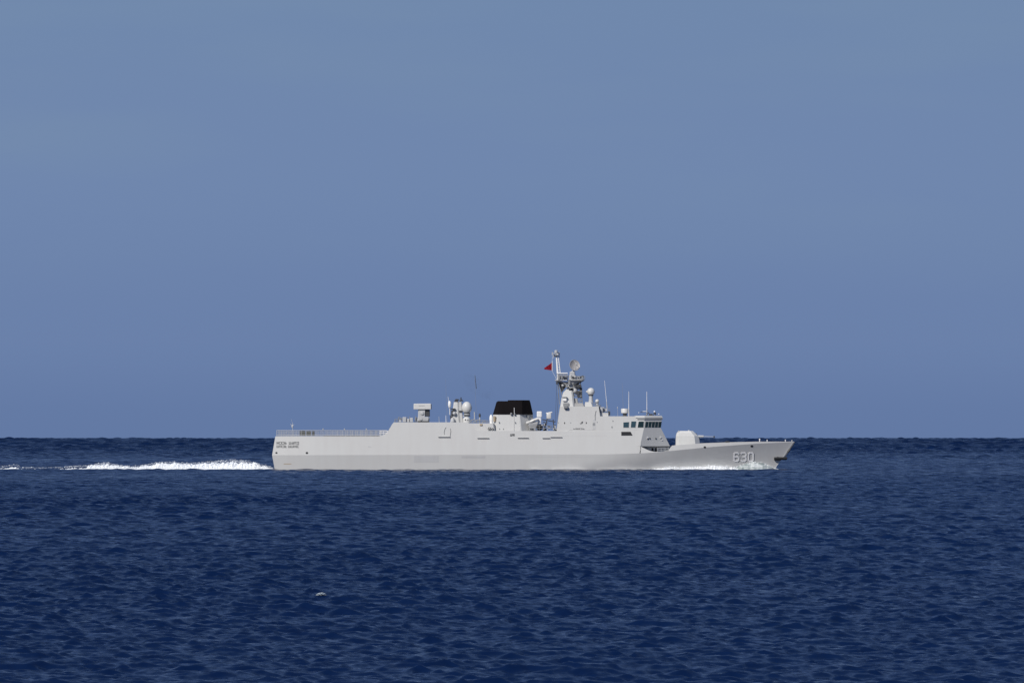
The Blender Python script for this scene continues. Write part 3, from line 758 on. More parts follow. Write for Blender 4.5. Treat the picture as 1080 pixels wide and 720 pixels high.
link('recess_shade_and_base', bm, M['dark'], ln)
bm = bmesh.new(); lathe(bm, (X(445.2), -0.92, Z(434.4)), [(0.34, 0), (0.3, -0.12), (0.12, -0.16)], 14, axis='Y'); lathe(bm, (X(444), -0.92, Z(440.6)), [(0.26, 0), (0.2, -0.12)], 12, axis='Y')
link('trunnion_cover', bm, M['gear'], ln)
# lockers and winch gear behind it
bm = bmesh.new()
box(bm, 424.8, 428.6, 438.4, 443.8, -3.2, -2.2, bev=0.06); box(bm, 429.4, 432.0, 440.2, 443.9, -3.1, -2.3, bev=0.05); box(bm, 432.6, 435.8, 439.2, 443.9, -3.3, -2.4, bev=.08); box(bm, 421.0, 423.6, 441.4, 443.9, -3.0, -2.3, bev=.05)
link('deck_locker', bm, M['gear'], ship)
bm = bmesh.new()
for a, b_ in [((420.0, 443.9), (420.6, 438.4)), ((420.6, 438.6), (423.8, 439.6)), ((437.4, 444), (438.6, 437.4)), ((428.9, 443.5), (429.6, 438)), ((432.4, 443.5), (432.0, 437.6)), ((416.6, 444), (416.8, 440.4))]:
    rod(bm, P(*a, -2.7), P(*b_, -2.7), 0.06)
rod(bm, P(416.8, 440.6, -2.9), P(436, 440.4, -2.9), 0.035); rod(bm, P(416.8, 442.2, -2.9), P(436, 442.2, -2.9), 0.035)
box(bm, 422.2, 424.4, 439.8, 441.4, -2.8, -2.4); box(bm, 438.4, 440.2, 438.6, 443.8, -2.4, -1.8)
link('deck_gear', bm, M['mid'], ship)

# ------------------------------------------------------------------ aft director tower
bm = bmesh.new()
loft(bm, [(Z(444.5), octo(474.6, 485.8, 1.5, .2, .3)), (Z(430), octo(477.6, 484.6, 1.25, .2, .3)), (Z(422.6), octo(478.6, 484.2, 1.0, .2, .3))])
tw = link('director_tower', bm, M['house'], ship)
bm = bmesh.new()
box(bm, 475.2, 480.2, 429.2, 430.6, -1.7, -1.0); box(bm, 475.8, 478.0, 431.2, 436.6, -1.6, -1.0, bev=.04); box(bm, 474.8, 476.6, 437.6, 440.8, -1.7, -1.1); rod(bm, P(475, 438, -1.6), P(479.2, 431, -1.6), 0.10)
box(bm, 484.2, 488.0, 431.6, 433.0, -1.3, -0.5)
link('tower_platform', bm, M['dark'], tw)
bm = bmesh.new(); ball(bm, P(479.3, 434.6, -1.65), 0.32, u=12, v=8); lathe(bm, P(477.4, 443.8, -1.8), [(0.36, 0), (0.36, 0.5), (0.2, 0.75)], 12)
ball(bm, P(477.6, 440.6, -1.8), 0.28, u=10, v=8)
link('optical_sight', bm, M['gear'], tw, smooth=40)
bm = bmesh.new()
for a, b_ in [((479.4, 422.6), (480.6, 419.8)), ((480.6, 419.8), (484.4, 420.2)), ((484.6, 422.6), (486.2, 420.0)), ((486.2, 420.0), (488.4, 421.6)), ((486.0, 422.0), (486.2, 417.6))]:
    rod(bm, P(*a, -0.6), P(*b_, -0.6), 0.10)
box(bm, 480.6, 483.2, 420.6, 422.7, -0.9, 0.4)
link('tower_antenna', bm, M['dark'], tw)
bm = bmesh.new(); loft(bm, [(Z(444.5), octo(484.8, 488.6, 1.2, .1, .1)), (Z(422.4), octo(484.3, 486.8, 1.0, .1, .1))])
link('tower_rear_panel', bm, M['patch'], tw)
bm = bmesh.new(); lathe(bm, P(474.2, 428.4, -1.0), [(0.16, 0), (0.28, 0.35), (0.26, 0.9), (0.08, 1.15)], 12); rod(bm, P(474.4, 436, -1.0), P(474.2, 428, -1.0), 0.06)
link('sensor_pod', bm, M['white'], tw, smooth=40)
# gear between dome and funnel
bm = bmesh.new()
rod(bm, P(506.0, 446.5, -2.6), P(506.0, 438.4, -2.6), 0.10); rod(bm, P(500.6, 441, -2.2), P(500.4, 433, -2.2), 0.09)
link('vent_post', bm, M['gear'], ship)
bm = bmesh.new(); lathe(bm, P(506.0, 438.4, -2.6), [(0.16, 0), (0.20, 0.25), (0.12, 0.6)], 10); link('vent_cowl', bm, M['dark'], ship)
bm = bmesh.new()
for a, b_ in [((496.2, 443), (500, 440.6)), ((499, 444), (505, 440.8)), ((500.6, 443.6), (503.6, 441.4)), ((508.4, 445), (511.6, 441.8)), ((496.6, 441.4), (515, 442.2)), ((496.6, 443.4), (515.6, 443.6))]:
    rod(bm, P(*a, -3.0), P(*b_, -3.0), 0.055)
for x in range(497, 518, 3): rod(bm, P(x, 445.4, -3.0), P(x, 441.6, -3.0), 0.03)
link('deck_rail', bm, M['mid'], ship)

# ------------------------------------------------------------------ mid deckhouse and funnel
bm = bmesh.new()
loft(bm, [(Z(453.4), octo(489.5, 522.5, 4.3, .6, .2)), (Z(445.0), octo(491.0, 521.0, 4.1, .6, .2))])
mid = link('mid_deckhouse', bm, M['house'], ship)
hmid = lambda px, z: 4.2
mark('locker', rect(506.3, 445.6, 508.8, 447.4), 'tan', 0.10, parent=mid, h=hmid)
bm = bmesh.new()
for a, b_ in [((514.6, 451.6), (516.2, 449.0)), ((515.8, 452.2), (518.0, 449.2)), ((518.2, 452.2), (519.8, 450.0)), ((520.0, 450.4), (521.0, 452.2))]:
    rod(bm, P(*a, -4.5), P(*b_, -4.5), 0.07)
link('coiled_hose', bm, M['dark'], mid)
bm = bmesh.new()
for (x, y) in [(526.4, 443.8), (531.0, 451.0), (543.4, 444.0), (527.0, 451.0)]: plate(bm, disc(x, y, .45, .8), 0.10, h=lambda px, z: 3.75 - 0.05 * (z - Z(453)))
bf = bm
bm = bmesh.new()
loft(bm, [(Z(453.4), octo(519.4, 563.6, 3.85, .8, 2.2)), (Z(435.6), octo(520.2, 562.0, 3.2, .8, 2.2))])
fun = link('funnel', bm, M['house'], ship)
link('funnel_fitting', bf, M['mid'], fun)
bm = bmesh.new()
loft(bm, [(Z(435.58), octo(519.9, 562.3, 3.3, .8, 1.9)), (Z(422.4), octo(523.7, 559.4, 2.7, .7, 1.4))])
loft(bm, [(Z(422.39), octo(535.0, 559.2, 2.6, .3, 1.4)), (Z(420.6), octo(536.0, 558.8, 2.5, .3, 1.4))])
loft(bm, [(Z(422.39), octo(524.2, 535.6, 2.4, .3, .3)), (Z(421.6), octo(525.2, 535.6, 2.3, .3, .3))])
capo = link('funnel_cap', bm, M['soot'], fun)
bm = bmesh.new(); rod(bm, P(542.6, 435, -3.42), P(542.4, 428.6, -3.2), 0.06)
link('cap_ladder', bm, M['gear'], capo)
bm = bmesh.new(); ball(bm, P(539.3, 435.2, -3.5), 0.22, u=10, v=8); ball(bm, P(543.0, 435.6, -3.5), 0.16, u=10, v=8)
link('funnel_lamp', bm, M['mid'], fun)
bm = bmesh.new(); rod(bm, P(548.8, 453, -3.86), P(548.0, 436, -3.22), 0.03); rod(bm, P(542.2, 453, -3.9), P(542.2, 436, -3.25), 0.03)
link('funnel_pipe', bm, M['gear'], fun)
bm = bmesh.new(); ball(bm, P(518.0, 440.4, -1.8), 0.30, .3, 0.75, 14, 10); rod(bm, P(518, 445, -1.8), P(518, 440, -1.8), 0.25)
link('exhaust_dome', bm, M['white'], ship, smooth=40)
bm = bmesh.new(); box(bm, 520.4, 522.6, 437.4, 443.2, -3.45, -3.0); link('canvas_cover', bm, M['tan'], fun)
bm = bmesh.new()
for (x, y) in [(555.0, 439.0), (557.0, 438.2), (554.2, 441.0)]: box(bm, x - .6, x + .6, y - 1.4, y + 1.4, -2.3, -1.3)
link('intake_louvre', bm, M['mid'], fun)

# ------------------------------------------------------------------ boat deck between funnel and mast
# rigid inflatable boat in its cradle (white bow pointing aft-down)
bm = bmesh.new()
def tube_path(bm, pts, r):
    for a, b_ in zip(pts, pts[1:]): rod(bm, a, b_, r[0] if isinstance(r, tuple) else r)
tube_path(bm, [P(556.4, 444.6, -3.4), P(559.5, 443.4, -3.7), P(563.5, 441.6, -3.8), P(567.5, 440.2, -3.8)], 0.24)
tube_path(bm, [P(556.4, 444.6, -3.2), P(559.5, 443.4, -2.5), P(563.5, 441.6, -2.2), P(567.5, 440.2, -2.2)], 0.24)
ball(bm, P(556.4, 444.6, -3.3), 0.26, u=10, v=8)
ra = link('davit_boat_tube', bm, M['radome'], ship, smooth=40)
bm = bmesh.new()
loft(bm, [(Z(450), octo(558.5, 566, 0.5, .2, .1, yc=-3)), (Z(445.6), octo(556.8, 567.5, .75, .3, .1, yc=-3)), (Z(443.0), octo(558.6, 567.8, .75, .3, .1, yc=-3))])
link('boat_hull', bm, M['gear'], ra)
bm = bmesh.new(); box(bm, 566.2, 571.6, 432.4, 438.8, -3.3, -2.2, bev=.14); box(bm, 566.6, 570.8, 439.4, 445.6, -3.4, -2.2, bev=.10)
link('boat_console', bm, M['white'], ra)
bm = bmesh.new(); ball(bm, P(569.2, 449.3, -3.3), 0.56, .5, .56, 14, 10); box(bm, 566.0, 572.4, 446.0, 448.0, -3.2, -2.4); box(bm, 572.6, 576.4, 450.4, 452.8, -3.2, -2.4, bev=.05)
link('hose_reel', bm, M['black'], ship)
bm = bmesh.new(); box(bm, 576.4, 581.4, 433.8, 440.6, -3.2, -2.2, bev=.2); rod(bm, P(576, 434.6, -2.7), P(582.4, 433.4, -2.7), .12)
link('life_raft_canister', bm, M['radome'], ship, smooth=40)
bm = bmesh.new()
rnd = random.Random(11)
for k in range(16):
    x = rnd.uniform(571.5, 585.5); y = rnd.uniform(443, 451.5)
    box(bm, x, x + rnd.uniform(.8, 2.2), y, y + rnd.uniform(.8, 2.2), -3.0 - rnd.random() * .4, -2.6, rot=rnd.uniform(-30, 30))
rod(bm, P(572, 441, -3.2), P(586, 443.6, -3.2), .08); rod(bm, P(584.6, 453, -3.2), P(583.4, 441, -3.2), .09); rod(bm, P(573.2, 453, -3.2), P(577.2, 440, -3.2), .07)
link('deck_machinery', bm, M['dark'], ship)
bm = bmesh.new()
for k in range(18):
    x = rnd.uniform(557, 586); y = rnd.uniform(444.5, 451.2)
    box(bm, x, x + rnd.uniform(.6, 1.8), y, y + rnd.uniform(.8, 2.0), -3.3 - rnd.random() * .4, -2.8, rot=rnd.uniform(-30, 30))
link('deck_box', bm, M['gear'], ship)
bm = bmesh.new()
rod(bm, P(564.4, 453, -3.6), P(566.2, 446.6, -3.6), .07); rod(bm, P(558, 452.6, -3.6), P(568.6, 452.4, -3.6), .06)
rod(bm, P(557, 447.6, -4.0), P(586, 447.6, -4.0), .03); rod(bm, P(557, 450.2, -4.0), P(586, 450.2, -4.0), .03)
for x in range(557, 588, 4): rod(bm, P(x, 453.2, -4.0), P(x, 447.5, -4.0), .03)
link('boat_cradle', bm, M['mid'], ship)
bm = bmesh.new(); rod(bm, P(587.5, 441, -2), P(589.6, 402, -1.2), 0.03); rod(bm, P(585.8, 444, 2), P(587.6, 402, 1.2), 0.025)
link('stay_wire', bm, M['dark'], mast)

# ------------------------------------------------------------------ bow gun
bm = bmesh.new()
loft(bm, [(Z(468.6), octo(713.0, 738.6, 1.55, .5, .8)), (Z(462), octo(713.1, 737.9, 1.55, .5, .8)), (Z(458.4), octo(713.3, 736.8, 1.52, .4, .7)), (Z(455.2), octo(714.2, 733.4, 1.42, .35, .55)), (Z(453.0), octo(716.4, 731.0, 1.15, .3, .4))])
gun = link('gun_turret', bm, M['radome'], ship)
bm = bmesh.new(); rod(bm, P(733.5, 458.9), P(742.6, 458.9), 0.26, 0.2, 12); rod(bm, P(742.6, 458.9), P(753.6, 459.2), 0.055, 0.05, 10)
brl = link('gun_barrel', bm, M['gear'], gun)
bm = bmesh.new(); rod(bm, P(753.0, 459.2), P(754.4, 459.2), 0.14, 0.14, 10); rod(bm, P(753.7, 458.2), P(753.7, 460.6), 0.07)
link('muzzle', bm, M['dark'], brl)
bm = bmesh.new(); box(bm, 734.5, 738.3, 460.2, 461.6, -0.5, 0.5); box(bm, 732.8, 735.4, 455.6, 457.6, -0.45, 0.45)
link('mantlet', bm, M['dark'], gun)
bm = bmesh.new(); box(bm, 715.3, 716.9, 452.7, 454.6, -1.2, -.8, bev=.05); ball(bm, P(727, 453.1, 0), .18, u=8, v=6)
link('turret_sight', bm, M['gear'], gun)
bm = bmesh.new(); lathe(bm, P(725.6, 469.4), [(2.25, 0), (2.2, 0.25), (1.9, 0.3)], 28); link('turret_ring', bm, M['mid'], gun)
# foredeck fittings
for (x, hgt, mt, r_) in [(801.4, 2.4, 'white', .09), (809.4, 1.5, 'white', .07), (829.0, 1.5, 'white', .07), (836, 0.9, 'gear', .08)]:
    bm = bmesh.new(); yy = -half(x, Z(465)) + .25 if x < 830 else 0
    rod(bm, P(x, 465.4, yy), P(x, 464.3 - hgt, yy), r_); ball(bm, P(x, 464.3 - hgt, yy), r_ * 1.5, u=8, v=6)
    link('deck_post', bm, M[mt], ship)
bm = bmesh.new(); lathe(bm, P(767.8, 466.2, -1.2), [(0.4, 0), (.3, .15), (.42, .34), (.2, .42)], 14); lathe(bm, P(767.8, 466.2, 1.2), [(0.4, 0), (.3, .15), (.42, .34), (.2, .42)], 14)
link('capstan', bm, M['dark'], ship, smooth=40)
bm = bmesh.new()
for x in (786, 818): box(bm, x, x + 2.0, 464.6, 466.0, -.9, -.6, bev=.04); box(bm, x, x + 2.0, 464.6, 466.0, .6, .9, bev=.04)
link('bollard', bm, M['mid'], ship)

# ------------------------------------------------------------------ flight deck rails and gear
def rail(y_sign):
    bm = bmesh.new()
    xs = [292.5 + i * 5.2 for i in range(23)]
    for i, x in enumerate(xs):
        yy = y_sign * (half(x, Z(458.7)) - 0.10)
        rod(bm, P(x, 458.8, yy), P(x, 452.4, yy), 0.045, n=6)
        if i < len(xs) - 1:
            x2 = xs[i + 1]; y2 = y_sign * (half(x2, Z(458.7)) - 0.10)
            for py, r_ in ((452.5, 0.05), (454.5, 0.022), (456.5, 0.022), (457.9, 0.05)):
                rod(bm, P(x, py, yy), P(x2, py, y2), r_, n=5)
            for k in range(1, 5):
                xx = x + (x2 - x) * k / 5; y3 = yy + (y2 - yy) * k / 5
                rod(bm, P(xx, 458.6, y3), P(xx, 452.6, y3), 0.018, n=4)
    return link('safety_railing', bm, M['gear'], ship)
rail(-1); rail(1)
bm = bmesh.new()
for y in (453.0, 455.2): rod(bm, P(400.5, y, -5.0), P(409.5, y, -5.0), 0.06)
for x in (401.5, 405, 409): rod(bm, P(x, 458, -5.0), P(x, 452.8, -5.0), 0.05)
link('stair_rail', bm, M['white'], ship)
bm = bmesh.new()
box(bm, 316.8, 322.6, 453.0, 458.3, -4.7, -3.7, bev=.08); box(bm, 323.2, 328.6, 453.2, 458.3, -4.7, -3.8, bev=.1); box(bm, 329.8, 332.4, 453.2, 458.3, -4.6, -4.0, bev=.08)
link('covered_store', bm, M['green'], ship)
bm = bmesh.new(); box(bm, 342, 402, 457.8, 458.65, -4.86, -4.6); link('deck_edge_light_strip', bm, M['mid'], ship)
bm = bmesh.new()
rod(bm, P(308.6, 458.8, -1.0), P(308.4, 444.6, -1.0), 0.055, .04); rod(bm, P(308.0, 449.2, -1), P(306.2, 445.4, -1), .035); rod(bm, P(308.4, 448.2, -1), P(310.0, 446.0, -1), .03)
ball(bm, P(308.2, 448.2, -1), .16, .12, .3, 8, 6); rod(bm, P(308.4, 445, -1), P(306.8, 440.8, -1), .02)
link('jackstaff', bm, M['gear'], ship)
for x in (341.4, 364.0, 387.0):
    bm = bmesh.new(); rod(bm, P(x, 453, -4.9), P(x, 451.3, -4.9), .06); ball(bm, P(x, 451.2, -4.9), .12, u=8, v=6)
    link('deck_light', bm, M['gear'], ship)

# ------------------------------------------------------------------ flag on the halyard (a thing of its own)
bm = bmesh.new()
nu, nv = 12, 8
F0 = P(582.4, 380.6); g = []
for i in range(nu + 1):
    u = i / nu; colv = []
    top = Vector((X(582.4 - 8.3 * u) - X(582.4), 0, (-(u ** 0.9) * 6.0) / PX))
    bot = Vector((X(582.4 - 8.3 * u) - X(582.4), 0, -(8.6 - 1.2 * u) / PX))
    for j in range(nv + 1):
        v = j / nv; p = top.lerp(bot, v)
        p.y += 0.22 * math.sin(u * 9 + v * 2.5) * (0.3 + u)
        colv.append(bm.verts.new(p))
    g.append(colv)
for i in range(nu):
    for j in range(nv): bm.faces.new((g[i][j], g[i + 1][j], g[i + 1][j + 1], g[i][j + 1]))
bmesh.ops.solidify(bm, geom=bm.faces[:], thickness=0.02)
flag = link('flag', bm, M['red'], None, smooth=60)
flag.location = Vector(ship.location) + F0
flag['label'] = 'small red flag flying from the halyard beside the pole mast'; flag['category'] = 'flag'

# ------------------------------------------------------------------ the sea: one sheet out to the horizon, real waves
rng = np.random.default_rng(12)
LMIN, LMAX = 0.20, 6.0
n1, n2 = 105, 120                                          # wind waves, and longer ones used only far out
lam = np.concatenate([np.exp(np.linspace(math.log(LMIN), math.log(LMAX), n1)), np.exp(np.linspace(math.log(LMAX * 1.03), math.log(900), n2))])
NW = len(lam); lam = lam * rng.uniform(0.98, 1.02, NW)
kk = 2 * np.pi / lam
wind = math.radians(-80)                                   # waves run obliquely toward the camera
th = wind + rng.normal(0, 0.47, NW)
kx, ky = kk * np.cos(th), kk * np.sin(th)
slope = 0.034 * np.interp(np.log(lam), np.log([0.2, 0.6, 1.3, 3, 6, 6.1, 20]), [1.9, 1.6, 0.80, 0.46, 0.34, 1.6, 1.2])
FAR = lam > LMAX * 1.015
amp = slope / kk
phs = rng.uniform(0, 2 * np.pi, NW)
TOT = np.sum(slope[:n1] ** 2)
def wts(i, dr):
    q = lam[i] / dr
    wg = np.clip((q - 2.4) / 1.6, 0, 1)
    if FAR[i]: wg = wg * np.clip((8.0 - q) / 3.0, 0, 1)     # out where short waves are finer than the sheet's mesh
    return wg
def sea(x, y, dr, chop=0.8):
    """height and sideways shift of the sea at x, y where the sheet's mesh size is dr"""
    z = np.zeros_like(x); ox = np.zeros_like(x); oy = np.zeros_like(x)
    gust = 1 + 0.20 * np.sin(x * 0.021 + 1.3 * np.sin(y * 0.006 + 1)) * np.sin(y * 0.0105 + 0.8 * np.sin(x * 0.013)) + 0.12 * np.sin(x * 0.057 - y * 0.023 + 2)
    acc = np.zeros_like(dr); dmin, dmax = float(dr.min()), float(dr.max())
    for i in range(NW):
        if lam[i] / dmin <= 2.4 or (FAR[i] and lam[i] / dmax >= 13): continue
        wg = wts(i, dr)
        acc += slope[i] ** 2 * wg ** 2
        p = kx[i] * x + ky[i] * y + phs[i]
        s, c = np.sin(p), np.cos(p)
        a = amp[i] * wg
        z += a * c; ox -= chop * a * s * math.cos(th[i]); oy -= chop * a * s * math.sin(th[i])
    gain = np.clip(np.sqrt(TOT / np.maximum(acc, TOT * 0.06)), 1, 2.3) * gust
    gain = gain * np.interp(np.hypot(x, y), [4500, 9000, 10500], [1.0, 0.30, 0.0])     # far seas stay low against the horizon
    return z * gain, ox * gain, oy * gain
def build_sea():
    rs = [0.0, 1.5]
    while rs[-1] < 125: rs.append(rs[-1] * 1.02)
    while rs[-1] < 500: rs.append(rs[-1] * 1.00065)
    while rs[-1] < 1300: rs.append(rs[-1] * 1.00048)
    while rs[-1] < 11500: rs.append(rs[-1] * 1.0009)
    while rs[-1] < 60000: rs.append(rs[-1] * 1.02)
    rs = np.array(rs[1:])
    dr = np.gradient(rs)
    A = R(6.0)
    inner = np.arange(-A, A, 0.00050)
    side = [A]
    while side[-1] < R(40): side.append(side[-1] + 0.009)
    while side[-1] < R(179): side.append(side[-1] + 0.06)
    side = np.array(side)
    ths = np.concatenate([-side[::-1], inner[1:], side])
    dth = np.gradient(ths)
    nr, nc = len(rs), len(ths)
    co = np.empty((nr, nc, 3), dtype=np.float32)
    st, ct = np.sin(ths), np.cos(ths)
    B = 64
    for r0 in range(0, nr, B):
        r = rs[r0:r0 + B][:, None]
        x = r * st[None, :]; y = r * ct[None, :]
        d = np.maximum(dr[r0:r0 + B][:, None] * np.ones((1, nc)), r * dth[None, :])
        # split dense middle from the coarse sides so the short waves are skipped where they cannot show
        z = np.zeros_like(x); ox = np.zeros_like(x); oy = np.zeros_like(x)
        for lo, hi in ((0, len(side)), (len(side), nc - len(side)), (nc - len(side), nc)):
            a, b_, c = sea(x[:, lo:hi], y[:, lo:hi], d[:, lo:hi])
            z[:, lo:hi], ox[:, lo:hi], oy[:, lo:hi] = a, b_, c
        co[r0:r0 + B, :, 0] = x + ox; co[r0:r0 + B, :, 1] = y + oy; co[r0:r0 + B, :, 2] = z - r * r / (2 * EARTH_R)
    me = bpy.data.meshes.new('sea')
    nv = nr * nc + 1
    verts = np.concatenate([co.reshape(-1, 3), np.array([[0, 0, 0]], dtype=np.float32)])
    me.vertices.add(nv); me.vertices.foreach_set('co', verts.ravel())
    i0 = (np.arange(nr - 1)[:, None] * nc + np.arange(nc)[None, :])
    nxt = np.concatenate([i0[:, 1:], i0[:, :1]], axis=1)       # wraps round behind the camera
    quads = np.stack([i0, nxt, nxt + nc, i0 + nc], axis=-1).reshape(-1, 4)
    fan = np.stack([np.arange(nc), np.full(nc, nv - 1), (np.arange(nc) + 1) % nc], axis=-1)
    loops = np.concatenate([quads[:, ::-1].ravel(), fan[:, ::-1].ravel()]).astype(np.int32)
    nf = len(quads) + len(fan)
    me.loops.add(len(loops)); me.loops.foreach_set('vertex_index', loops)
    me.polygons.add(nf)
    start = np.concatenate([np.arange(len(quads)) * 4, len(quads) * 4 + np.arange(len(fan)) * 3]).astype(np.int32)
    me.polygons.foreach_set('loop_start', start)
    me.update(calc_edges=True)
    # make sure the sheet faces up
    if me.polygons[len(quads) // 2].normal.z < 0: me.flip_normals()
    me.polygons.foreach_set('use_smooth', np.ones(nf, dtype=bool))
    me.materials.append(M['water'])
    o = bpy.data.objects.new('sea', me); COL.objects.link(o); o['kind'] = 'structure'
    return o
build_sea()

# ------------------------------------------------------------------ foam
def nz(x, y, z): return noise.noise(Vector((x, y, z)))
WAKE = [(-40, 1.2), (0, 3.4), (8, 4.4), (16, 5.4), (20, 2.7), (45, 2.2), (60, 2.9), (75, 3.8), (90, 4.2), (98, 5.4), (112, 7.6), (120, 5.6), (130, 4.2), (143, 3.6), (160, 6.4), (178, 8.4), (190, 7.0), (205, 7.0), (222, 8.2), (244, 10.0), (262, 8.6), (276, 5.2), (289, 2.0), (295, 1.2)]
def wake_mesh():
    bm = bmesh.new()
    x0, x1, n, m_ = -40, 294, 900, 34
    grid = []
    for i in range(n + 1):
        px = x0 + (x1 - x0) * i / n; hgt = interp(px, WAKE) / PX * 0.92
        hgt *= 1 + 0.28 * nz(px * 0.11, 3, 1) + 0.25 * nz(px * .5, 1, 4)
        wd = 4.4 if px > 90 else 2.2
        row = []
        for j in range(m_ + 1):
            v = j / m_ * 2 - 1
            prof = max(0.0, 1 - abs(v) ** 2.4)
            x = X(px); y = v * wd
            d = 0.26 * nz(x * 2.3, y * 2.3, 0) + 0.16 * nz(x * 6.1, y * 6.1, 5) + 0.05 * abs(nz(x * 14, y * 14, 9))
            base = -0.10 if px > 92 else -0.34
            row.append(bm.verts.new((x + 0.25 * nz(x * 2, y * 2, 8), y, base + (hgt * prof * (0.82 + 0.5 * d)) + d * prof * min(1, hgt) * 1.0)))
        grid.append(row)
    for i in range(n):
        for j in range(m_): bm.faces.new((grid[i][j], grid[i + 1][j], grid[i + 1][j + 1], grid[i][j + 1]))
    # droplets and torn clumps thrown above the churned water
    rnd = random.Random(4)
    for k in range(6000):
        px = rnd.uniform(0, 288)
        hgt = interp(px, WAKE) / PX
        if rnd.random() > hgt / 1.5: continue
        s = 0.012 + 0.028 * rnd.random() ** 2
        x = X(px) + rnd.gauss(0, .15); y = rnd.uniform(-3.6, 1.0)
        z = hgt * (0.92 + 0.20 * rnd.random() ** 1.5 + 0.22 * nz(px * .5, 1, 4)) * (1 - abs(y / 4.6) ** 2.4)
        c = Vector((x, y, z)); vs = []
        for q in range(4): vs.append(bm.verts.new(c + Vector((rnd.gauss(0, 1.6), rnd.gauss(0, 1), rnd.gauss(0, 1))) * s))
        for f in ((0, 1, 2), (0, 3, 1), (1, 3, 2), (2, 3, 0)): bm.faces.new([vs[q] for q in f])
    return bm
wk = link('wake_foam', wake_mesh(), M['foam'], None)
wk.location = ship.location; wk['kind'] = 'stuff'; wk['label'] = 'long band of white churned foam trailing from the stern'; wk['category'] = 'wake'

BOWF = [(560, 0.2), (640, 0.4), (684, 0.8), (700, 2.2), (715, 2.0), (730, 2.6), (745, 3.2), (752, 4.4), (760, 3.4), (768, 3.0), (776, 2.2), (784, 1.0)]
def bow_foam():
    bm = bmesh.new(); n, m_ = 420, 14
    grid = []
    for i in range(n + 1):
        px = 560 + (784 - 560) * i / n; hgt = interp(px, BOWF) / PX * 0.98
        hgt *= 1 + 0.5 * nz(px * .21, 2, 1) + 0.35 * nz(px * .9, 5, 1)
        row = []
        for j in range(m_ + 1):
            v = j / m_; x = X(px)
            hh = half(px, 0.3)
            y = -(hh + 0.02) - v * (0.9 + 1.4 * min(1, hgt))
            prof = (1 - v ** 2.0)
            d = 0.2 * nz(x * 3, y * 3, 2) + 0.12 * nz(x * 8, y * 8, 6)
            row.append(bm.verts.new((x, y, 0.02 - 0.3 * v + hgt * prof + d * min(1, hgt * 2) * 0.5 * (0.4 + prof))))
        grid.append(row)
    for i in range(n):
        for j in range(m_): bm.faces.new((grid[i][j], grid[i + 1][j], grid[i + 1][j + 1], grid[i][j + 1]))
    rnd = random.Random(8)
    for k in range(900):
        px = rnd.uniform(700, 778); hgt = (interp(px, BOWF) + 0.4) / PX
        x = X(px); y = -half(px, .4) - rnd.uniform(0.2, 1.2); z = hgt * rnd.uniform(.6, 1.35); s = 0.015 + .04 * rnd.random() ** 2
        c = Vector((x, y, z)); vs = [bm.verts.new(c + Vector((rnd.gauss(0, 1.6), rnd.gauss(0, 1), rnd.gauss(0, 1))) * s) for q in range(4)]
        for f in ((0, 1, 2), (0, 3, 1), (1, 3, 2), (2, 3, 0)): bm.faces.new([vs[q] for q in f])
    return bm
bf = link('bow_foam', bow_foam(), M['foam'], None)
bf.location = ship.location; bf['kind'] = 'stuff'; bf['label'] = 'thin white foam running aft along the waterline below the gun'; bf['category'] = 'foam'

BOWW = [(768, 1.0), (774, 2.4), (780, 4.4), (787, 6.4), (796, 8.4), (804, 7.4), (811, 4.8), (817, 2.0), (821.5, 0.6)]
def bow_wave(lo, hi, thick, y_off, rough):
    bm = bmesh.new(); n, m_ = 130, 12; grid = []
    for i in range(n + 1):
        px = 768 + (821.5 - 768) * i / n
        hgt = interp(px, BOWW) / PX * (1 + rough * nz(px * .3, 7, 2) + rough * .6 * nz(px * 1.1, 3, 2))
        row = []
        for j in range(m_ + 1):
            v = lo + (hi - lo) * j / m_
            z = -0.35 + (hgt + 0.35) * (1 - v ** 1.6) if lo == 0 else hgt * (1 - v)
            hh = half(min(px, 819), max(0, hgt * (1 - v * .9)))
            y = -(hh + y_off + v * 1.5 * min(1, hgt)) + rough * 0.3 * nz(px * .5, z * 3, 3)
            row.append(bm.verts.new((X(px), y, z)))
        grid.append(row)
    for i in range(n):
        for j in range(m_): bm.faces.new((grid[i][j], grid[i + 1][j], grid[i + 1][j + 1], grid[i][j + 1]))
    return bm
bw = link('bow_wave', bow_wave(0, 1, 0, 0.03, 0.12), M['greywater'], None, smooth=60)
bw.location = ship.location; bw['kind'] = 'structure'
# broken crest of the bow wave
bm = bmesh.new(); rnd = random.Random(21)
for k in range(800):
    px = rnd.uniform(771, 821); hgt = interp(px, BOWW) / PX
    z = hgt * (1 + rnd.gauss(0, .05)) - rnd.random() ** 3 * 0.45; y = -half(min(px, 819), max(0, z)) - 0.08 - rnd.random() * .25
    s = 0.015 + .04 * rnd.random() ** 2
    c = Vector((X(px), y, z)); vs = [bm.verts.new(c + Vector((rnd.gauss(0, 1.8), rnd.gauss(0, 1), rnd.gauss(0, .8))) * s) for q in range(4)]
    for f in ((0, 1, 2), (0, 3, 1), (1, 3, 2), (2, 3, 0)): bm.faces.new([vs[q] for q in f])
bc = link('bow_wave_crest', bm, M['foam'], None); bc.location = ship.location; bc['kind'] = 'stuff'
bc['label'] = 'broken white crest climbing the stem under the hull number'; bc['category'] = 'foam'

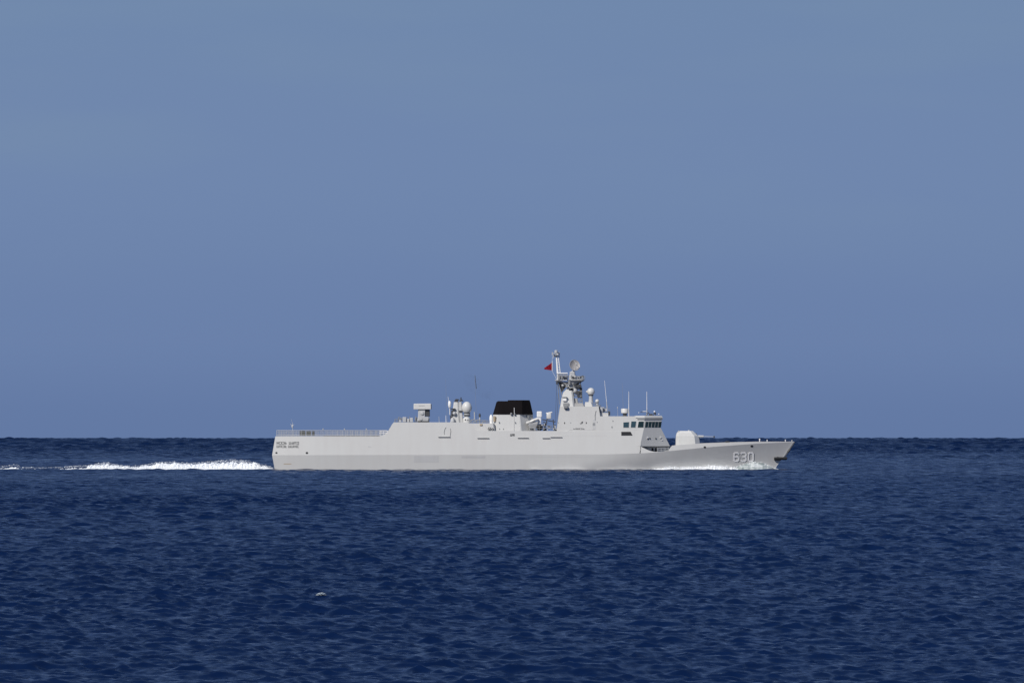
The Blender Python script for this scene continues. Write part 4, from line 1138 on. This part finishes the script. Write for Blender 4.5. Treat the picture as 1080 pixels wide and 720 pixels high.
# one small whitecap in the foreground water
d0 = H_CAM / ((630.5 - 461.8) / 6000 + DIP); x0 = (337 - 540) / 6000 * d0
gx, gy = np.meshgrid(np.linspace(x0 - .5, x0 + .5, 21), np.linspace(d0 - 2.5, d0 + 2.5, 51))
gz, gox, goy = sea(gx, gy, np.full(gx.shape, 0.13))
q = int(np.argmax(gz)); zz = float(gz.flat[q]) - d0 * d0 / (2 * EARTH_R); x0 = float(gx.flat[q] + gox.flat[q]); d0 = float(gy.flat[q] + goy.flat[q])     # it breaks on the nearest crest
bm = bmesh.new(); rnd = random.Random(2)
for (ox, oz, r_) in [(0, 0.04, .13), (.11, .03, .10), (-.12, 0, .09), (.2, -.01, .06), (-.2, -.01, .05), (.03, .10, .08)]:
    g2 = bmesh.ops.create_icosphere(bm, subdivisions=3, radius=r_)
    for v in g2['verts']:
        nn = v.co.normalized(); v.co = v.co * (1 + .5 * nz(nn.x * 3 + ox * 9, nn.y * 3, nn.z * 3)) * Vector((1.3, 1.3, .8)) + Vector((ox, rnd.gauss(0, .02), oz))
wc = link('whitecap', bm, M['thinfoam'], None, smooth=60)
wc.scale = (0.75, 0.75, 0.6); wc.location = (x0, d0, zz - 0.005); wc['kind'] = 'stuff'; wc['label'] = 'tiny white wave crest breaking in the foreground sea'; wc['category'] = 'foam'

# ------------------------------------------------------------------ faint exhaust haze above the funnel
bm = bmesh.new(); g2 = bmesh.ops.create_icosphere(bm, subdivisions=3, radius=1)
for v in g2['verts']:
    c = v.co.copy(); t = (c.x + 1) / 2
    v.co = Vector((X(507) + c.x * 3.4, c.y * 1.5 * (1.3 - .6 * t), Z(408) - c.x * 1.9 + c.z * 1.5 * (1.3 - .6 * t)))
m = bpy.data.materials.new('exhaust_haze'); m.use_nodes = True; t = m.node_tree; t.nodes.clear()
o_ = t.nodes.new('ShaderNodeOutputMaterial'); pv = t.nodes.new('ShaderNodeVolumePrincipled')
pv.inputs['Color'].default_value = (0.12, 0.10, 0.11, 1)
tcn = t.nodes.new('ShaderNodeTexCoord'); n = t.nodes.new('ShaderNodeTexNoise'); n.inputs['Scale'].default_value = 0.6; n.inputs['Detail'].default_value = 3
t.links.new(tcn.outputs['Object'], n.inputs['Vector'])
mr = t.nodes.new('ShaderNodeMapRange'); mr.inputs[1].default_value = 0.45; mr.inputs[2].default_value = 0.7; mr.inputs[3].default_value = 0.0; mr.inputs[4].default_value = 0.045
t.links.new(n.outputs['Fac'], mr.inputs[0]); t.links.new(mr.outputs[0], pv.inputs['Density']); t.links.new(pv.outputs[0], o_.inputs['Volume'])
sm = link('exhaust_smoke', bm, m, None); sm.location = ship.location; sm['kind'] = 'stuff'; sm['label'] = 'faint smudge of exhaust drifting up behind the black funnel'; sm['category'] = 'smoke'
